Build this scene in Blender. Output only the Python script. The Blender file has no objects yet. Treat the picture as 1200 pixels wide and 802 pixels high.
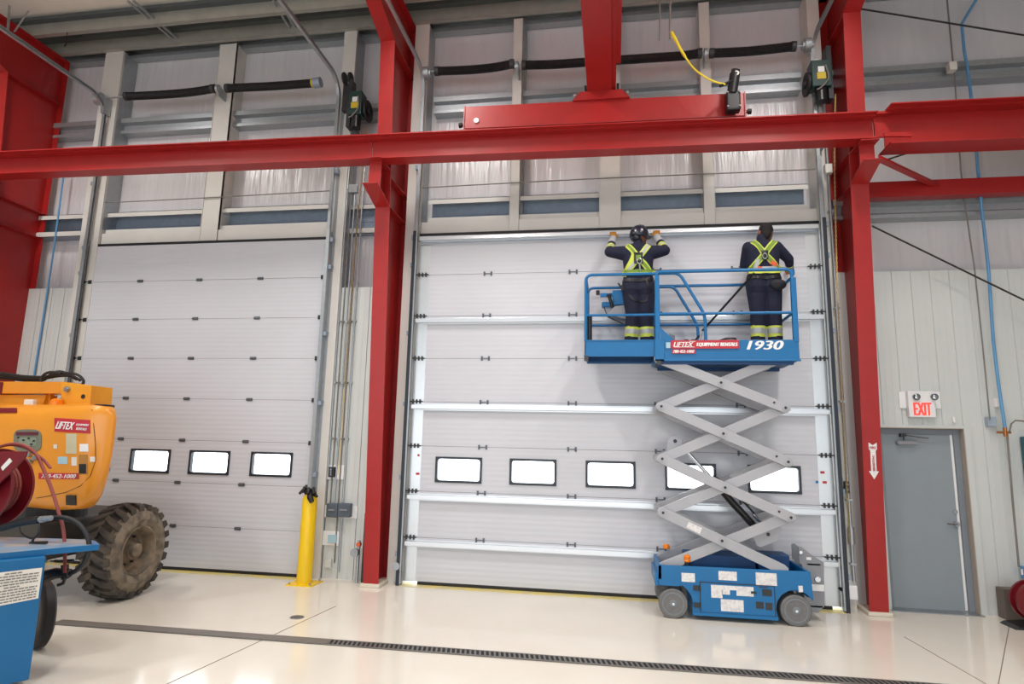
import bpy, bmesh, math, random
from mathutils import Vector, Matrix
from mathutils.bvhtree import BVHTree
random.seed(7)
C = bpy.context.scene.collection
PI = math.pi
V = Vector

# ------------------------------------------------------------------ camera
F_PX, PITCH, YAW, ROLL = 730.78, 0.1641, -0.1627, 0.0230
CAM = V((2.7944, -8.4357, 1.8659))
fwd = V((math.sin(YAW)*math.cos(PITCH), math.cos(YAW)*math.cos(PITCH), math.sin(PITCH)))
r0 = V((math.cos(YAW), -math.sin(YAW), 0)); u0 = r0.cross(fwd)
rgt = r0*math.cos(ROLL)+u0*math.sin(ROLL); upv = u0*math.cos(ROLL)-r0*math.sin(ROLL)
cd = bpy.data.cameras.new('camera'); cam = bpy.data.objects.new('camera', cd); C.objects.link(cam)
cd.sensor_width = 36; cd.lens = F_PX/1200*36; cd.clip_end = 200
M = Matrix((rgt, upv, -fwd)).transposed().to_4x4(); M.translation = CAM
cam.matrix_world = M
bpy.context.scene.camera = cam

def at(px, py, X=None, Y=None, Z=None):
    """point of the world on a plane X, Y or Z = const that a pixel of the 1200x802 photo looks at"""
    d = fwd+rgt*((px-600)/F_PX)-upv*((py-401)/F_PX)
    i, k = (0, X) if X is not None else (1, Y) if Y is not None else (2, Z)
    return CAM+d*((k-CAM[i])/d[i])

# ------------------------------------------------------------------ materials
def lin(c):
    return tuple(((v/255)/12.92 if v/255 <= .04045 else ((v/255+.055)/1.055)**2.4) for v in c)
MATS = {}
def mat(name, rgb, rough=.5, metal=0., var=.06, scale=6., bump=0., bscale=40., stretch=(1, 1, 1), coat=0., dirt=None, dscale=3., spec=.5):
    if name in MATS: return MATS[name]
    m = bpy.data.materials.new(name); m.use_nodes = True
    nt = m.node_tree; N = nt.nodes; L = nt.links; b = N['Principled BSDF']
    tc = N.new('ShaderNodeTexCoord'); mp = N.new('ShaderNodeMapping'); mp.inputs['Scale'].default_value = stretch
    L.new(tc.outputs['Object'], mp.inputs['Vector'])
    nz = N.new('ShaderNodeTexNoise'); nz.inputs['Scale'].default_value = scale; nz.inputs['Detail'].default_value = 5
    L.new(mp.outputs[0], nz.inputs['Vector'])
    rp = N.new('ShaderNodeValToRGB'); c = lin(rgb)
    rp.color_ramp.elements[0].position = .3; rp.color_ramp.elements[1].position = .7
    rp.color_ramp.elements[0].color = tuple(max(0, v*(1-var)) for v in c)+(1,)
    rp.color_ramp.elements[1].color = tuple(min(1, v*(1+var)) for v in c)+(1,)
    L.new(nz.outputs['Fac'], rp.inputs['Fac']); out = rp.outputs['Color']
    if dirt:
        n2 = N.new('ShaderNodeTexNoise'); n2.inputs['Scale'].default_value = dscale; n2.inputs['Detail'].default_value = 8
        L.new(tc.outputs['Object'], n2.inputs['Vector'])
        r2 = N.new('ShaderNodeValToRGB'); r2.color_ramp.elements[0].position = .45; r2.color_ramp.elements[1].position = .62
        mx = N.new('ShaderNodeMix'); mx.data_type = 'RGBA'
        L.new(n2.outputs['Fac'], r2.inputs['Fac']); L.new(r2.outputs['Color'], mx.inputs['Factor'])
        L.new(out, mx.inputs['A']); mx.inputs['B'].default_value = lin(dirt)+(1,); out = mx.outputs['Result']
    L.new(out, b.inputs['Base Color'])
    b.inputs['Roughness'].default_value = rough; b.inputs['Metallic'].default_value = metal
    b.inputs['Coat Weight'].default_value = coat; b.inputs['Coat Roughness'].default_value = .08
    b.inputs['Specular IOR Level'].default_value = spec
    if bump:
        n3 = N.new('ShaderNodeTexNoise'); n3.inputs['Scale'].default_value = bscale; n3.inputs['Detail'].default_value = 3
        L.new(mp.outputs[0], n3.inputs['Vector'])
        bp = N.new('ShaderNodeBump'); bp.inputs['Strength'].default_value = bump; bp.inputs['Distance'].default_value = .02
        L.new(n3.outputs['Fac'], bp.inputs['Height']); L.new(bp.outputs[0], b.inputs['Normal'])
    MATS[name] = m; return m

RED = mat('red_paint', (163, 33, 32), .34, var=.05, bump=.05, bscale=9)
RED2 = mat('reel_red', (112, 15, 26), .35)
PANEL = mat('door_panel', (204, 206, 213), .42, var=.012, scale=2)
def ribbed(m, scale, strength, axis='Z'):
    nt = m.node_tree; N = nt.nodes; L = nt.links
    tc = [n for n in N if n.type == 'TEX_COORD'][0]
    w = N.new('ShaderNodeTexWave'); w.bands_direction = axis; w.inputs['Scale'].default_value = scale
    L.new(tc.outputs['Object'], w.inputs['Vector'])
    bp = N.new('ShaderNodeBump'); bp.inputs['Strength'].default_value = strength; bp.inputs['Distance'].default_value = .004
    L.new(w.outputs['Fac'], bp.inputs['Height']); L.new(bp.outputs[0], N['Principled BSDF'].inputs['Normal'])
ribbed(PANEL, 4.6, .34)
LINER = mat('vinyl_liner', (208, 206, 209), .24, var=.03, scale=2, bump=.9, bscale=3.2, stretch=(3.2, 1, .28))
POST = mat('white_post', (212, 210, 204), .45, var=.02)
WAINS = mat('wall_steel', (206, 210, 208), .42, var=.02, scale=1.5)
GALV = mat('galvanised', (168, 174, 178), .36, .6, var=.06, scale=16)
GALVD = mat('galvanised_channel', (150, 164, 180), .42, .3, var=.07, scale=12)
BRIGHT = mat('bright_zinc', (214, 218, 222), .3, .7, var=.01, scale=3)
STILE = mat('end_stile_steel', (214, 218, 220), .3, .75, var=.03)
DECK = mat('roof_deck', (236, 230, 220), .6, var=.05, scale=1.2, bump=.2, bscale=6)
PURL = mat('purlin_steel', (172, 172, 164), .45, .45, var=.08)
BLACK = mat('black_rubber', (22, 22, 24), .55, var=.2)
BLACKP = mat('black_plastic', (28, 29, 32), .35, var=.1)
WFRAME = mat('window_frame_black', (36, 44, 54), .4)
SPRING = mat('spring_black', (24, 24, 27), .42, .3, var=.2)
YEL = mat('safety_yellow', (240, 200, 26), .35, var=.03)
YSTR = mat('yellow_threshold', (222, 204, 122), .4, dirt=(206, 196, 150), dscale=5)
CONC = mat('white_grout', (214, 206, 190), .7)
BLUE = mat('lift_blue', (8, 106, 164), .36, var=.04)
BLUED = mat('lift_blue_deck', (12, 66, 116), .5, var=.06)
ARM = mat('scissor_grey', (172, 173, 178), .42, .15, var=.03)
GREYP = mat('ladder_grey', (138, 140, 146), .45)
TYREG = mat('grey_tyre', (112, 112, 112), .7, var=.1, scale=20)
HUBG = mat('grey_hub', (122, 128, 134), .5)
DEC = mat('white_decal', (232, 232, 230), .45, dirt=(214, 210, 212), dscale=40, var=.02)
WHITE = mat('white_paint', (236, 236, 236), .4, var=.01)
RDEC = mat('red_decal', (186, 40, 52), .4)
AMBER = mat('amber_lens', (238, 130, 20), .2)
NAVY = mat('navy_cloth', (21, 25, 50), .85, var=.2, scale=9, bump=.35, bscale=22)
NAVYD = mat('dark_boots', (24, 25, 34), .7)
LIME = mat('lime_tape', (204, 216, 88), .6, var=.03)
GREEN = mat('green_webbing', (118, 150, 60), .75, var=.15, scale=30)
SILV = mat('silver_tape', (176, 180, 180), .4, .2)
GLOVE = mat('tan_leather', (190, 128, 44), .75, var=.12, scale=18)
CUFF = mat('grey_cuff', (176, 176, 182), .8)
SKIN = mat('brown_skin', (132, 84, 66), .55, var=.05)
HAIR = mat('black_hair', (20, 17, 18), .8, bump=.6, bscale=60)
HELM = mat('dark_helmet', (24, 28, 46), .3, coat=.4)
ORANGE = mat('orange_tag', (220, 96, 60), .6)
BOOM = mat('boom_yellow', (228, 148, 38), .3, var=.02, coat=.3)
BOOMO = mat('boom_orange', (228, 156, 34), .42, var=.05)
TYRE = mat('muddy_tyre', (62, 59, 56), .85, var=.3, scale=7, dirt=(88, 80, 70), dscale=5, bump=.5, bscale=14)
TYREF = mat('muddy_sidewall', (132, 120, 104), .85, var=.22, scale=6, dirt=(92, 84, 74), dscale=7, bump=.3, bscale=20)
RIM = mat('muddy_rim', (134, 118, 98), .7, var=.25, scale=8, dirt=(96, 88, 76), dscale=6)
DARKS = mat('dark_steel', (58, 60, 62), .5, .3, var=.2)
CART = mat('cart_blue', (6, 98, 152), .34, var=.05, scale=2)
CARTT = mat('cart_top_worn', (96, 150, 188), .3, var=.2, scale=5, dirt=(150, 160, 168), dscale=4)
PLAC = mat('placard_paper', (222, 220, 212), .6)
INK = mat('grey_ink', (120, 118, 114), .7)
HOSER = mat('red_brown_hose', (140, 62, 56), .5)
OPG = mat('opener_green', (30, 62, 58), .4)
YLAB = mat('yellow_label', (206, 180, 40), .5)
DOORG = mat('door_grey', (142, 152, 158), .45, var=.015)
DOORF = mat('door_frame_grey', (126, 134, 142), .4)
CASE = mat('taupe_casing', (176, 164, 152), .5)
AIRB = mat('blue_air_pipe', (92, 150, 196), .4)
CHROME = mat('chrome', (200, 204, 208), .15, 1.)
COPPER = mat('brass_fitting', (178, 120, 74), .35, .7)
CHAIN = mat('brass_chain', (202, 176, 118), .35, .7)
CABY = mat('yellow_cable', (232, 206, 40), .5)
CABG = mat('grey_cable', (122, 118, 112), .6)
ROD = mat('dark_rod', (52, 48, 46), .5, .3)
BOXG = mat('grey_enclosure', (82, 92, 104), .45)
BOXL = mat('light_blue_cover', (166, 200, 214), .4)
TEAL = mat('teal_machine', (30, 92, 104), .4)
GRATE = mat('grate_iron', (120, 117, 114), .45, .4, var=.15)
GRATED = mat('drain_shade', (34, 32, 30), .8)
JOINT = mat('floor_joint', (128, 118, 104), .7)
CONCW = mat('handle_zinc', (170, 174, 178), .3, .8)

def floor_mat():
    m = bpy.data.materials.new('epoxy_floor'); m.use_nodes = True
    nt = m.node_tree; N = nt.nodes; L = nt.links; b = N['Principled BSDF']
    tc = N.new('ShaderNodeTexCoord'); nz = N.new('ShaderNodeTexNoise'); nz.inputs['Scale'].default_value = .8; nz.inputs['Detail'].default_value = 6
    L.new(tc.outputs['Object'], nz.inputs['Vector'])
    rp = N.new('ShaderNodeValToRGB'); rp.color_ramp.elements[0].position = .35; rp.color_ramp.elements[1].position = .68
    rp.color_ramp.elements[0].color = lin((226, 220, 207))+(1,); rp.color_ramp.elements[1].color = lin((234, 229, 217))+(1,)
    L.new(nz.outputs['Fac'], rp.inputs['Fac']); L.new(rp.outputs[0], b.inputs['Base Color'])
    b.inputs['Roughness'].default_value = .13; b.inputs['Specular IOR Level'].default_value = .65
    n2 = N.new('ShaderNodeTexNoise'); n2.inputs['Scale'].default_value = 3; bp = N.new('ShaderNodeBump')
    L.new(tc.outputs['Object'], n2.inputs['Vector'])
    bp.inputs['Strength'].default_value = .05; bp.inputs['Distance'].default_value = .02
    L.new(n2.outputs['Fac'], bp.inputs['Height']); L.new(bp.outputs[0], b.inputs['Normal'])
    return m
FLOOR = floor_mat()
def glass_mat():
    m = bpy.data.materials.new('window_glass'); m.use_nodes = True
    nt = m.node_tree; N = nt.nodes; L = nt.links; N.remove(N['Principled BSDF'])
    t = N.new('ShaderNodeBsdfTransparent'); g = N.new('ShaderNodeBsdfGlossy'); g.inputs['Roughness'].default_value = .05
    mx = N.new('ShaderNodeMixShader'); fr = N.new('ShaderNodeFresnel'); fr.inputs['IOR'].default_value = 1.45
    L.new(fr.outputs[0], mx.inputs[0]); L.new(t.outputs[0], mx.inputs[1]); L.new(g.outputs[0], mx.inputs[2])
    L.new(mx.outputs[0], N['Material Output'].inputs['Surface']); return m
GLASS = glass_mat()
def emit_mat(name, rgb, s):
    m = bpy.data.materials.new(name); m.use_nodes = True; b = m.node_tree.nodes['Principled BSDF']
    b.inputs['Base Color'].default_value = lin(rgb)+(1,); b.inputs['Emission Color'].default_value = lin(rgb)+(1,)
    b.inputs['Emission Strength'].default_value = s; return m
EXITR = emit_mat('exit_letters_red', (240, 70, 60), .8)

# ------------------------------------------------------------------ mesh builder
class MB:
    def __init__(s): s.bm = bmesh.new(); s.mi = 0; s.mats = []
    def use(s, m):
        if m not in s.mats: s.mats.append(m)
        s.mi = s.mats.index(m); return s
    def _f(s, vs):
        try: f = s.bm.faces.new(vs)
        except ValueError: return
        f.material_index = s.mi; return f
    def pts(s, ps): return [s.bm.verts.new(V(p)) for p in ps]
    def box(s, x0, x1, y0, y1, z0, z1, R=None, c=None):
        P = [(x, y, z) for z in (z0, z1) for y in (y0, y1) for x in (x0, x1)]
        if R is not None: P = [V(c)+R @ (V(p)-V(c)) for p in P]
        v = s.pts(P)
        for q in ((0, 2, 3, 1), (4, 5, 7, 6), (0, 1, 5, 4), (2, 6, 7, 3), (0, 4, 6, 2), (1, 3, 7, 5)): s._f([v[i] for i in q])
        return s
    def hexa(s, a, b):      # two quads (4 pts each) joined
        v = s.pts(list(a)+list(b)); s._f([v[i] for i in (3, 2, 1, 0)]); s._f([v[i] for i in (4, 5, 6, 7)])
        for i in range(4): j = (i+1) % 4; s._f([v[i], v[j], v[4+j], v[4+i]])
        return s
    def prism(s, poly, off):    # polygon (3-D pts) extruded along off
        a = s.pts(poly); b = s.pts([V(p)+V(off) for p in poly]); n = len(a)
        s._f(a[::-1]); s._f(b)
        for i in range(n): j = (i+1) % n; s._f([a[i], a[j], b[j], b[i]])
        return s
    def bar(s, p, q, w, h, up=(0, 0, 1)):   # rectangular bar from p to q, width w (sideways), height h (along up)
        p = V(p); q = V(q); d = (q-p).normalized(); u = V(up)
        sd = d.cross(u)
        if sd.length < 1e-4: sd = d.cross(V((1, 0, 0)))
        sd.normalize(); u = sd.cross(d)
        o = [(-w/2, -h/2), (w/2, -h/2), (w/2, h/2), (-w/2, h/2)]
        return s.hexa([p+sd*a+u*b for a, b in o], [q+sd*a+u*b for a, b in o])
    def ring(s, c, ax, r, n, ax2=None):
        z = V(ax).normalized(); x = V(ax2) if ax2 is not None else (V((1, 0, 0)) if abs(z.x) < .9 else V((0, 1, 0)))
        x = (x-z*x.dot(z)).normalized(); y = z.cross(x)
        return [V(c)+x*(r*math.cos(2*PI*i/n))+y*(r*math.sin(2*PI*i/n)) for i in range(n)]
    def cyl(s, p, q, r, n=16, r2=None, cap=True):
        p = V(p); q = V(q); d = q-p; a = s.pts(s.ring(p, d, r, n)); b = s.pts(s.ring(q, d, r if r2 is None else r2, n))
        for i in range(n): j = (i+1) % n; s._f([a[i], a[j], b[j], b[i]])
        if cap: s._f(a[::-1]); s._f(b)
        return s
    def tube(s, path, r, n=8, cap=True):
        P = [V(p) for p in path]; rings = []; x = None
        for i, p in enumerate(P):
            d = (P[min(i+1, len(P)-1)]-P[max(i-1, 0)]).normalized()
            if x is None: x = V((1, 0, 0)) if abs(d.x) < .9 else V((0, 1, 0))
            x = (x-d*x.dot(d)).normalized(); y = d.cross(x)
            rr = r[i] if isinstance(r, (list, tuple)) else r
            rings.append(s.pts([p+x*(rr*math.cos(2*PI*k/n))+y*(rr*math.sin(2*PI*k/n)) for k in range(n)]))
        for a, b in zip(rings, rings[1:]):
            for k in range(n): j = (k+1) % n; s._f([a[k], a[j], b[j], b[k]])
        if cap: s._f(rings[0][::-1]); s._f(rings[-1])
        return s
    def lathe(s, c, ax, prof, n=32, closed=False):  # prof: (distance along axis, radius)
        z = V(ax).normalized(); rings = [s.pts(s.ring(V(c)+z*t, z, max(r, 1e-4), n)) for t, r in prof]
        for a, b in zip(rings, rings[1:]):
            for k in range(n): j = (k+1) % n; s._f([a[k], a[j], b[j], b[k]])
        if not closed: s._f(rings[0][::-1]); s._f(rings[-1])
        return s
    def ell(s, c, rx, ry, rz, n=16, m=10, R=None):
        c = V(c); rows = []
        for i in range(1, m):
            t = PI*i/m; row = []
            for k in range(n):
                a = 2*PI*k/n; p = V((rx*math.sin(t)*math.cos(a), ry*math.sin(t)*math.sin(a), rz*math.cos(t)))
                row.append(s.bm.verts.new(c+(R @ p if R is not None else p)))
            rows.append(row)
        T = V((0, 0, rz)); T = R @ T if R is not None else T
        t = s.bm.verts.new(c+T); b = s.bm.verts.new(c-T)
        for k in range(n):
            j = (k+1) % n; s._f([t, rows[0][k], rows[0][j]]); s._f([b, rows[-1][j], rows[-1][k]])
            for a_, b_ in zip(rows, rows[1:]): s._f([a_[k], b_[k], b_[j], a_[j]])
        return s
    def mesh(s, name):
        bmesh.ops.recalc_face_normals(s.bm, faces=s.bm.faces); me = bpy.data.meshes.new(name); s.bm.to_mesh(me); s.bm.free()
        for m in s.mats: me.materials.append(m)
        return me
    def obj(s, name, m=None, parent=None, smooth=False, bevel=0, label=None):
        if m is not None and not s.mats: s.mats.append(m)
        me = s.mesh(name); o = bpy.data.objects.new(name, me); C.objects.link(o)
        if smooth:
            me.polygons.foreach_set('use_smooth', [True]*len(me.polygons))
            md = o.modifiers.new('split', 'EDGE_SPLIT'); md.split_angle = math.radians(38)
        if bevel:
            b = o.modifiers.new('bevel', 'BEVEL'); b.width = bevel; b.segments = 2; b.limit_method = 'ANGLE'; b.angle_limit = math.radians(40)
        if parent is not None: attach(o, parent)
        if label: o['label'] = label
        return o
def attach(o, parent):
    w = Matrix.Identity(4); p = parent
    while p is not None: w = w @ Matrix.Translation(-p.location) if False else w; p = p.parent
    o.parent = parent; o.matrix_parent_inverse = world_of(parent).inverted()
def world_of(o):
    m = Matrix.Translation(o.location)
    if o.parent is not None: m = world_of(o.parent) @ o.matrix_parent_inverse @ m
    return m
def thing(name, label, cat, loc=(0, 0, 0), group=None):
    o = bpy.data.objects.new(name, None); C.objects.link(o); o.location = loc; o.empty_display_size = .2
    o['label'] = label; o['category'] = cat
    if group: o['group'] = group
    return o
def tag(o, label, cat, group=None):
    o['label'] = label; o['category'] = cat
    if group: o['group'] = group
    return o
def struct(o, label=None):
    o['kind'] = 'structure'
    if label: o['label'] = label
    return o
def sroot(name, loc=(0, 0, 0), label=None):
    o = bpy.data.objects.new(name, None); C.objects.link(o); o.location = loc; return struct(o, label)
def text_on(name, s, m, center, width, height, nrm, right, parent, shear=0., bold=0., depth=.002):
    """lettering laid on a surface: fitted to width x height"""
    cu = bpy.data.curves.new(name, 'FONT'); cu.body = s; cu.align_x = 'CENTER'; cu.align_y = 'CENTER'; cu.size = 1; cu.shear = shear
    cu.offset = 0; cu.extrude = .02; cu.resolution_u = 3
    t = bpy.data.objects.new(name, cu); C.objects.link(t); bpy.context.view_layer.update()
    me = bpy.data.meshes.new_from_object(t.evaluated_get(bpy.context.evaluated_depsgraph_get()))
    C.objects.unlink(t); bpy.data.objects.remove(t)
    xs = [v.co.x for v in me.vertices]; ys = [v.co.y for v in me.vertices]
    x0, x1, y0, y1 = min(xs), max(xs), min(ys), max(ys)
    n = V(nrm).normalized(); r = V(right).normalized(); u = n.cross(r)
    for v in me.vertices:
        a = ((v.co.x-x0)/(x1-x0)-.5)*width; b = ((v.co.y-y0)/(y1-y0)-.5)*height; c = depth if v.co.z > 0 else -.0005
        v.co = V(center)+r*a+u*b+n*c
    me.materials.clear(); me.materials.append(m)
    bold = max(bold, .09)
    if bold:     # heavier strokes: the same outlines again, a hair to each side
        bm = bmesh.new()
        for k in (-1, 0, 1):
            bm.from_mesh(me)
            bm.verts.ensure_lookup_table()
            for v in bm.verts[-len(me.vertices):]: v.co += r*(k*bold*.45*height)+n*(k*.0004)
        bm.to_mesh(me); bm.free()
    o = bpy.data.objects.new(name, me); C.objects.link(o)
    if parent is not None: attach(o, parent)
    return o
def arc(c, r, a0, a1, n, e1, e2):
    return [V(c)+V(e1)*(r*math.cos(a0+(a1-a0)*i/n))+V(e2)*(r*math.sin(a0+(a1-a0)*i/n)) for i in range(n+1)]
def smoothpath(P, k=6):
    P = [V(p) for p in P]; out = []
    for i in range(len(P)-1):
        a = P[max(i-1, 0)]; b = P[i]; c = P[i+1]; d = P[min(i+2, len(P)-1)]
        for j in range(k):
            t = j/k; out.append(.5*((2*b)+(c-a)*t+(2*a-5*b+4*c-d)*t*t+(3*b-a-3*c+d)*t**3))
    out.append(P[-1]); return out
#PART2
# ================================================================== SETTING
struct(MB().box(-14, 15, -17, .6, -.15, 0).obj('floor', FLOOR), 'glossy cream epoxy floor')
struct(MB().box(-14, 15, -17, .6, 8.62, 8.75).obj('ceiling', DECK), 'insulated roof deck of the hall')
w = MB(); w.box(-14, -5.56, .32, .45, 0, 8.62).box(-1.39, -.02, .32, .45, 0, 8.62).box(5.5, 6.12, .32, .45, 0, 8.62).box(7.1, 15, .32, .45, 0, 8.62)
w.box(6.12, 7.1, .32, .45, 2.16, 8.62).box(-5.56, -1.39, .32, .45, 4.87, 8.62).box(-.02, 5.5, .32, .45, 4.87, 8.62)
wall = struct(w.obj('wall_back', LINER), 'door wall with wrinkled white vinyl liner')
struct(MB().box(-14.2, -14, -17, .6, 0, 8.7).obj('wall_left', LINER)); struct(MB().box(15, 15.2, -17, .6, 0, 8.7).obj('wall_right', LINER))
def ribbed_panel(x0, x1, y, z0, z1, pitch=.229, hole=None):
    """liner sheet with narrow grooves, front face at y"""
    m = MB(); x = x0; segs = []
    while x < x1-.01:
        xe = min(x+pitch, x1); segs.append((x, xe)); x = xe
    for a, b in segs:
        spans = [(z0, z1)]
        if hole and a < hole[1] and b > hole[0]:
            hx0, hx1, hz = hole
            if a < hx0: m.box(a+.012, hx0, y, y+.03, z0, hz)
            if b > hx1: m.box(hx1, b-.0, y, y+.03, z0, hz)
            spans = [(hz, z1)]
        for c, d in spans:
            m.box(a+.012, b, y, y+.03, c, d)
            m.prism([(a, y+.018, c), (a+.012, y+.0, c), (a+.012, y+.03, c), (a, y+.03, c)], (0, 0, d-c))
            m.box(a+.07, a+.078, y-.003, y, c, d).box(a+.15, a+.158, y-.003, y, c, d)
    return m
PY_R = .2
ribbed_panel(-14, -5.7, .13, 0, 4.22).obj('steel_wainscot', WAINS, wall)
ribbed_panel(-1.19, -.45, .05, 0, 4.12).obj('steel_wainscot', WAINS, wall)
ribbed_panel(5.72, 15, PY_R, 0, 4.24, hole=(6.12, 7.15, 2.2)).obj('steel_wainscot', WAINS, wall)
# floor: trench drain, joints, threshold stripe, floor drain
t = thing('trench_drain', 'long slotted iron trench drain crossing the cream floor in front of the doors', 'floor drain', (-2.7, -2.58, 0))
d0, d1 = V((-2.74, -2.585, .004)), V((7.5, -2.47, .004)); dd = (d1-d0).normalized(); dn = V((-dd.y, dd.x, 0))
MB().bar(d0, d1, .15, .006).obj('drain_shade_strip', GRATED, t)  # flat dark strip in place of the shaded depth below the grate
g = MB(); g.bar(d0+dn*.067+V((0, 0, .003)), d1+dn*.067+V((0, 0, .003)), .018, .008).bar(d0-dn*.067+V((0, 0, .003)), d1-dn*.067+V((0, 0, .003)), .018, .008)
n = int((d1-d0).length/.045)
for i in range(n):
    p = d0+dd*(.045*i+.02)+V((0, 0, .003)); g.bar(p-dn*.06+dd*.012, p+dn*.06-dd*.012, .018, .008)
g.obj('grate', GRATE, t)
MB().bar(d0+V((0, 0, .006)), d0+dd*2.9+V((0, 0, .006)), .145, .006).obj('cover_strip', mat('drain_cover_grey', (112, 106, 100), .5), t)
t = thing('floor_drain', 'small round grey drain cover set in the floor in front of the yellow bollard', 'floor drain', (-.55, -1.84, 0))
MB().lathe((-.545, -1.835, 0), (0, 0, 1), [(0, .075), (.004, .075), (.006, .066)]).obj('drain_rim', CONCW, t)
g = MB()
for i in range(-3, 4): h = math.sqrt(.066**2-(i*.018)**2); g.box(-.545-h, -.545+h, -1.835+i*.018-.005, -1.835+i*.018+.005, .004, .008)
g.obj('grate', GRATE, t)
k = 1
for a, b in (((-.60, -3.9), (-.35, -1.3)), ((5.4, -3.2), (7.16, -.24)), ((5.76, -1.0), (5.85, -2.5))):
    struct(MB().bar((a[0], a[1], .001), (b[0], b[1], .001), .007, .003).obj('trim_%d' % k, JOINT), 'saw-cut joint in the floor'); k += 1
for a, b in ((-5.5, -1.4), (0, 5.49)):
    struct(MB().box(a, b, -.15, .12, 0, .004).obj('trim_%d' % k, YSTR), 'yellow painted threshold stripe'); k += 1
# white header bands over both doors and the jamb liner
for a, b in ((-5.36, -1.40), (.0, 5.5)):
    struct(MB().box(a, b, .05, .32, 4.90, 5.09).obj('trim_%d' % k, POST), 'white header above the door opening'); k += 1
    struct(MB().box(a, b, .0, .05, 4.865, 4.90).obj('trim_%d' % k, BLACK), 'black top seal above the door'); k += 1

# girts and posts
def girt(x0, x1, z0, z1, label, y0=.11, y1=.32, dark=True):
    m = MB().use(GALVD)
    m.box(x0, x1, y1-.012, y1-.002, z0, z1); m.box(x0, x1, y0, y1, z1-.008, z1); m.box(x0, x1, y0, y1, z0, z0+.008)
    m.box(x0, x1, y1-.02, y1-.008, (z0+z1)/2-.008, (z0+z1)/2+.008)
    m.use(POST if dark else GALV).box(x0, x1, y0, y0+.006, z1-.075, z1).box(x0, x1, y0, y0+.006, z0, z0+.085)
    return tag(m.obj('wall_girt'), label, 'girt', 'horizontal steel girts between the wall posts')
def girtz(x0, x1, z0, z1, label, y0=.12, y1=.32):
    m = MB().use(GALV)
    m.prism([(x0, y0, z1), (x0, y1, z1), (x0, y1, z0), (x0, y0+.02, z0), (x0, y0+.02, z0+.05), (x0, y0+.075, z0+.085), (x0, y0+.075, z1-.10), (x0, y0, z1-.08)], (x1-x0, 0, 0))
    return tag(m.obj('wall_girt'), label, 'girt', 'horizontal steel girts between the wall posts')
bays = [(-8.5, -5.70, 'left of the left door'), (-5.36, -3.60, 'above the left half of the left door'), (-3.30, -1.40, 'above the right half of the left door'),
        (-1.19, -.22, 'behind the middle red column'), (.08, 1.32, 'above the left end of the right door'), (1.46, 2.61, 'above the door just left of the crane girder'),
        (2.91, 4.04, 'above the worker with raised arms'), (4.19, 5.42, 'above the second worker'), (5.72, 14.8, 'right of the right door above the exit door')]
for i, (a, b, wh) in enumerate(bays):
    if i < 8:
        girt(a, b, 5.092 if i not in (3,) else 5.0, 5.47, 'lower grey channel girt '+wh, y0=.18 if i == 3 else .11)
    else: girtz(a, b, 4.95, 5.22, 'lower grey girt '+wh, .1, .32)
    girtz(a, b, 6.88, 7.14, 'upper grey girt '+wh, .18 if i == 3 else .12)
    if i < 8: pass
posts = [(-5.70, -5.36, 0, 'wide post at the left jamb of the left door'), (-3.60, -3.30, 5.0, 'wide white post over the centre of the left door'), (-1.40, -1.19, 0, 'post at the right jamb of the left door'),
         (-.22, .0, 0, 'post at the left jamb of the right door'), (1.32, 1.46, 5.0, 'narrow white post over the left of the right door'), (2.61, 2.91, 5.0, 'wide white post behind the crane girder'),
         (4.04, 4.19, 5.0, 'narrow white post between the two workers'), (5.5, 5.66, 0, 'post at the right jamb of the right door')]
for a, b, z, lb in posts:
    zz = 4.9 if z else 0
    m = MB().use(POST); m.box(a, b, .04 if z else -.01, .08 if z else .03, zz, 8.3); m.use(GALV if b-a > .2 and not z else POST)
    m.box(a, a+.006, .03, .32, zz, 8.3).box(b-.006, b, .03, .32, zz, 8.3)
    if z and b-a < .2: m.use(GALV).box(b, b+.03, .2, .3, zz, 8.3)
    tag(m.obj('wall_post'), lb+(', running down to the floor' if not z else ', rising to the roof'), 'post', 'vertical posts framing the door wall')
DARKG = mat('purlin_flange_shaded', (84, 92, 94), .5, .3)  # purlin steel darkened to hold the shade on the top flange
# eave strut and purlins
tag(MB().box(-12, 13, .16, .3, 8.28, 8.34).box(-12, 13, .295, .318, 8.3, 8.5).box(-12, 13, .16, .3, 8.5, 8.52).obj('eave_strut', GALV), 'grey eave strut along the top of the door wall', 'roof beam')
for i, y in enumerate((-.08, -.57, -2.3, -3.8, -5.3, -6.8)):
    m = MB().use(PURL); m.box(-13, 14, y-.003, y+.003, 8.3, 8.56).box(-13, 14, y, y+.07, 8.3, 8.306).box(-13, 14, y+.066, y+.072, 8.306, 8.325); m.use(DARKG).box(-13, 14, y-.10, y-.004, 8.50, 8.561)
    if i < 2: tag(m.obj('roof_purlin'), ('roof purlin nearest the door wall', 'roof purlin second from the door wall')[i], 'purlin', 'roof purlins')
    elif i < 4: tag(m.obj('roof_purlin'), ('roof purlin third from the door wall', 'roof purlin fourth from the door wall')[i-2], 'purlin', 'roof purlins')
# purlin bridging rods in pairs (top left)
for nm, (a, b) in (('left', ((150, 0), (212, 52))), ('right', ((320, 0), (345, 40)))):
    P0 = at(*a, Z=8.42); P1 = at(*b, Z=8.42); m = MB()
    for dx in (0, .09): m.bar(V((P0.x+dx, P0.y, 8.4)), V((P1.x+dx, .15, 8.4)), .03, .03)
    tag(m.obj('purlin_bridging', GALV), 'pair of thin grey bridging angles under the roof deck, the %s pair' % nm, 'bracing')

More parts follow.
